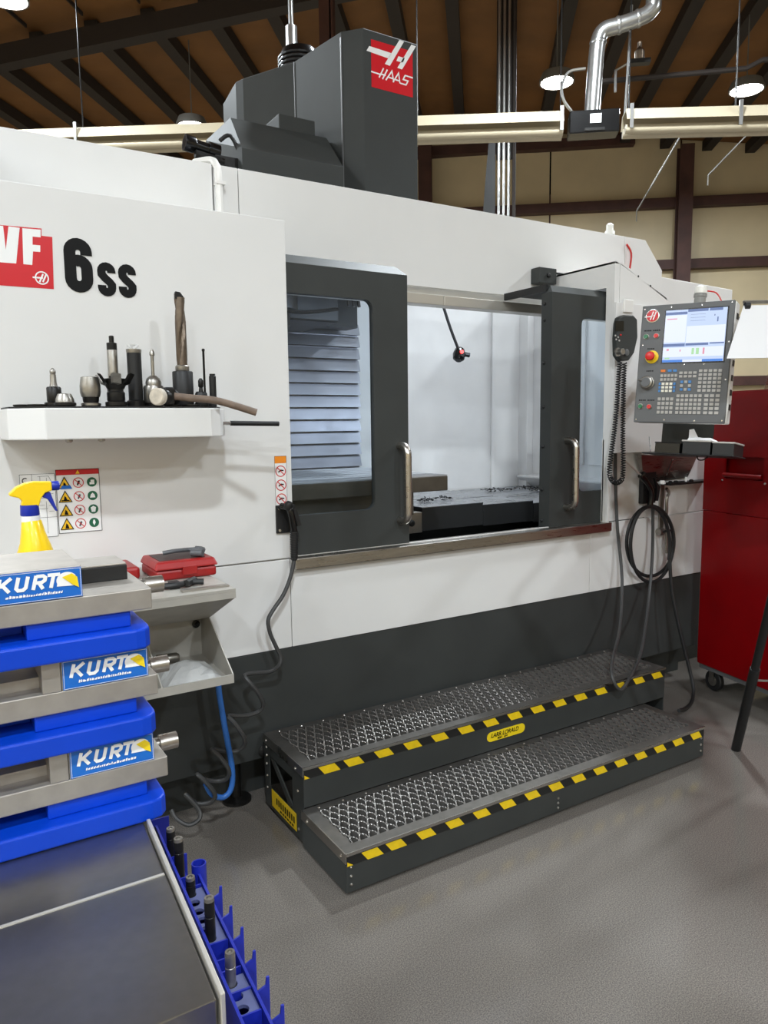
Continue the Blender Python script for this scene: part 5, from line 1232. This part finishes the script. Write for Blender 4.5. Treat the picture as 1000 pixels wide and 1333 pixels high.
MB().cyl(PY(836, 621, yg-.05), PY(839, 616, yg-.05), .016, n=10).build('gun_cap', 'black', wg, smooth=True)
# steel strap with valve and narrow rail of hooks
vl = thing('coolant_valve', PY(862, 660, yg), 'narrow steel post with valve and hook rail beside the wash gun', 'valve')
p = PY(858, 632, yg); q = PY(869, 692, yg)
MB().box(p.x, p.x+.035, yg-.012, yg-.0006, q.z, p.z).build('post', 'steel', vl, bevel=.002)
MB().tube([PY(868, 636, yg-.03), PY(871, 642, yg-.03), PY(868, 655, yg-.03), PY(868, 720, yg-.03)], .009, n=8).build('drop_pipe', 'tool_steel', vl, smooth=True)
a_ = PY(858, 631, yg); b_ = PY(916, 628, yg); b_.z = a_.z
MB().ext([a_, b_, b_+V(0, 0, .012), a_+V(0, 0, .012)], (0, -.08, 0)).build('hook_rail', 'black', vl)
MB().lathe([(.018, 0), (.02, .008), (.012, .02)], PY(862, 631, yg-.05)+V(0, 0, .004), n=14).build('knob', 'label_white', vl, smooth=True)
MB().lathe([(.006, 0), (.006, .04)], PY(893, 630, yg-.05), n=8).build('peg', 'label_white', vl)
for px_ in (873, 880, 900): 
    c_ = PY(px_, 630, yg-.06); c_.z = a_.z+.012; MB().lathe([(.012, .0), (.014, .004), (.008, .012)], c_, n=10).build('hook', 'black', vl)
c_ = PY(860, 692, yg-.02); MB().lathe([(.02, -.02), (.022, 0), (.02, .02)], c_, (1,0,0), n=12).build('ball_valve', 'tool_steel', vl, smooth=True)
MB().tube([c_+V(0, -.02, 0), c_+V(.0, -.045, .01), c_+V(.03, -.05, .01)], .007, n=8).build('valve_lever', 'black', vl)
# slanted steel splash plate under the box
a0, a1, a2, a3 = PY(835, 592, YB-.02), PY(908, 594, YB-.02), PY(895, 622, YF-.01), PY(838, 629, YF-.01)
MB().add([a0, a1, a2, a3, a0+V(0, .03, 0), a1+V(0, .03, 0), a2+V(0, .008, 0), a3+V(0, .008, 0)], [(0,3,2,1),(4,5,6,7),(0,1,5,4),(1,2,6,5),(2,3,7,6),(3,0,4,7)]).build('splash_plate', 'brushed', MC)
MB().tube([PY(876, 598, YB-.04), PY(868, 618, YF-.03)], .005, n=6).build('plate_pull', 'chrome', MC)
# coiled black hose
hh = []
N = 120
for i in range(N+1):
    t_ = i/N*2.30*2*pi-.5*pi
    lp = i/N; cx_ = 845+3*sin(3*lp); cy_ = 702+10*lp; rx_ = 29+3*sin(5*lp+.5); ry_ = 44+8*lp
    hh.append(PY(cx_+rx_*cos(t_), cy_+ry_*sin(t_), yg-.03-.055*lp))
tl = [(872, 728), (875, 771), (885.5, 822), (897, 868), (903, 896.5), (901, 914), (894, 924), (884, 925)]
last = hh[-1]
for j, (a, b_) in enumerate(tl):
    yy = yg-.085-(.29)*(j/(len(tl)-1))**1.2; pt = PY(a, b_, yy); pt.z = max(pt.z, .012); hh.append(pt)
tag(MB().tube(hh, .0095, n=8, sub=2).build('coiled_hose', 'rubber', loc=PY(845, 660, yg-.04), smooth=True), 'black hose wound in loops below the wash gun and trailing to the floor', 'hose')
gs = [(801.4, 588), (801.5, 630), (804, 688), (810, 754), (807, 817), (798, 857), (797, 880), (807, 898), (818.5, 885), (834, 851), (844, 788), (849.5, 720), (850, 660)]
ydp = [.012, .02, .03, .08, .2, .34, .415, .435, .41, .29, .12, .05, .04]
pts = [PY(a, b_, yg-d_) for (a, b_), d_ in zip(gs, ydp)]
tag(MB().tube(pts, .0085, n=8).build('drain_hose', 'hose_grey', loc=pts[7], smooth=True), 'thin grey hose hanging in a long loop over the work step', 'hose')

# ------------------------------------------------------------------ red roller cabinet and chest
ra = radians(11.7); RO = PZ(907, 862, .15); RO.z = 0
RM = Matrix.Identity(4)
for i, (xv, yv_) in enumerate(((cos(ra), sin(ra)), (-sin(ra), cos(ra)), (0, 0))): RM[i][0] = xv; RM[i][1] = yv_
for i in range(3): RM[i][3] = RO[i]
RMI = RM.inverted()
def onface(px, py):
    o_ = RMI @ CAM; d_ = RMI.to_3x3() @ ray(px, py); t_ = -o_.x/d_.x; return o_+d_*t_
zse = onface(918, 664).z; ztop = onface(985, 509).z
rcb = thing('roller_cabinet', None, 'red steel roller tool cabinet on casters beside the machine', 'cabinet', mtx=RM)
L(MB().box(0, .6, -.95, 0, .15, zse), 'cabinet_body', 'cab_red', rcb, bevel=.006)
L(MB().box(.01, .59, -.94, -.01, .125, .15), 'base_skirt', 'panel_grey', rcb)
for i in range(4): 
    za = .2+i*(zse-.24)/4
    d_ = L(MB().box(.03, .57, -.972, -.951, za, za+(zse-.24)/4-.012), 'drawer', 'cab_red', rcb, bevel=.004); L(MB().box(.05, .55, -.985, -.9725, za+(zse-.24)/4-.035, za+(zse-.24)/4-.02), 'drawer_pull', 'alu', d_)
for (x, y) in ((.06, -.08), (.06, -.86), (.54, -.08), (.54, -.86)):
    w_ = L(MB().lathe([(.055, -.016), (.06, -.01), (.06, .01), (.055, .016)], (x, y, .0605), (1,0,0), n=22), 'caster', 'rubber', rcb, smooth=True)
    L(MB().lathe([(.03, -.019), (.03, .019)], (x, y, .0605), (1,0,0), n=14), 'caster_hub', 'tool_steel', w_)
    L(MB().box(x-.028, x-.022, y-.015, y+.015, .06, .125), 'caster_fork', 'steel', w_); L(MB().box(x+.022, x+.028, y-.015, y+.015, .06, .125), 'caster_fork', 'steel', w_)
M2 = RM.copy(); M2[2][3] = zse+.002
ch_ = thing('tool_chest', None, 'red steel tool chest with side handle standing on the roller cabinet', 'tool chest', mtx=M2)
hA, hB = onface(944, 594), onface(944, 618); hh0 = ztop-zse-.002
hy1 = hA.y; hy0 = hy1-.26; hz1 = hA.z-zse; hz0 = hz1-.12
L(MB().holed(-.95, 0, 0, hh0, rrect(hy0, hy1, hz0, hz1, .008), .0, .012, lambda x, y, z: (y, x, z)), 'chest_side', 'cab_red', ch_)
L(MB().box(.05, .6, -.95, 0, 0, hh0), 'chest_body', 'cab_red', ch_, bevel=.004)
L(MB().box(.0125, .0495, -.948, -.93, .002, hh0-.002), 'chest_edge', 'cab_red', ch_); L(MB().box(.0125, .0495, -.02, -.002, .002, hh0-.002), 'chest_edge', 'cab_red', ch_); L(MB().box(.0, .6, -.95, 0, hh0+.0005, hh0+.006), 'chest_lid', 'cab_red', ch_)
L(MB().tube([(-.006, hy0+.005, hz0+.02), (-.012, hy0+.02, hz0+.02), (-.012, hy1-.02, hz0+.02), (-.006, hy1-.005, hz0+.02)], .012, n=10, smooth=False), 'side_handle', 'cab_red', ch_, smooth=True)
for yy in (hy1+.012, hy0-.012): L(MB().lathe([(.007, 0), (.005, .004)], (0, yy, hz0-.012), (-1,0,0), n=8), 'rivet', 'chrome', ch_)
# shield and cream part on the chest
cz_ = ztop+.0075; bs = RM @ V(.28, -.42, 0); bs.z = cz_
q = onface(968, 505)
sx_ = .12; sy_ = q.y-.02
bs = RM @ V(sx_, sy_-.1, cz_)
sh_ = thing('plastic_shield', bs, 'clear curved plastic shield with cream part on the red chest', 'shield')
r_ = .17; cs = []
for i in range(11): a = radians(90+90*i/10); cs.append((r_*cos(a), r_*sin(a)))
o0 = RM @ V(sx_, sy_, cz_)-V(0, 0, 0); dY = RM.to_3x3() @ V(0, -1, 0); dX = RM.to_3x3() @ V(1, 0, 0)
mb = MB(); out = [o0+dY*(r_+c_[0])+V(0, 0, c_[1]) for c_ in cs]; inn = [o0+dY*(r_+c_[0]*.98)+V(0, 0, c_[1]*.98) for c_ in cs]
mb.ext(out+inn[::-1], dX*.25); mb.build('shield_sheet', 'shield_clear', sh_)
mb = MB(); mb.ext([o0+dY*a+V(0, 0, b_) for a, b_ in ((.08, 0), (.22, 0), (.26, .1), (.22, .12), (.16, .05), (.1, .04))], dX*.05); mb.build('cream_part', 'plastic_cream', sh_, bevel=.004)

# ------------------------------------------------------------------ easel with a clipped sheet
ft = PZ(958, 976, 0); pm = PD(1000, 800, 3.0)
tp = ft+(pm-ft)*(1.62/pm.z)
es_ = thing('easel', ft, 'black tripod easel with a clipped white paper pad', 'easel')
MB().tube([ft, tp], .017, n=10).build('leg', 'black', es_, smooth=True)
MB().tube([ft+(tp-ft)*.0, ft+(tp-ft)*.3], .021, n=10).build('leg_sleeve', 'black', es_, smooth=True)
sd = V(cos(YAW), -sin(YAW), 0)
f2 = ft+sd*.95+V(.0, -.2, 0); f3 = ft+sd*.36
for k_ in (f2, f3): MB().tube([k_, tp+sd*.02], .017, n=10).build('leg', 'black', es_, smooth=True)
MB().tube([ft+(tp-ft)*.26, f2+(tp-f2)*.26], .005, n=6).build('brace', 'tool_steel', es_)
TL = PD(968, 398, 3.02); BL = PD(946, 467, 2.93); wv = sd*.62+V(0, 0, .003)
nb = (BL-TL).cross(wv).normalized()
if nb.dot(FWD) > 0: nb = -nb
ext_ = (BL-TL)
MB().ext([TL+wv*.03-nb*.008, TL+wv-nb*.008, TL+wv+ext_*.96-nb*.008, TL+wv*.03+ext_*.96-nb*.008], -nb*.006).build('backing_board', 'pendant_white', es_)
MB().ext([TL, TL+wv, TL+wv+ext_, BL], nb*.002).build('paper_sheet', 'paper', es_)
MB().tube([TL+V(0, 0, .014)-nb*.0, TL+wv+V(0, 0, .014)], .007, n=8).build('top_bar', 'tool_steel', es_)
for s_ in (.02, .26, .9): MB().lathe([(.014, -.01), (.014, .01)], TL+wv*s_+nb*.006-V(0, 0, .004), wv, n=12).build('clip', 'black', es_, smooth=True)
MB().tube([tp, TL+wv*.5+ext_*1.0-nb*.02], .015, n=8).build('mast', 'black', es_)
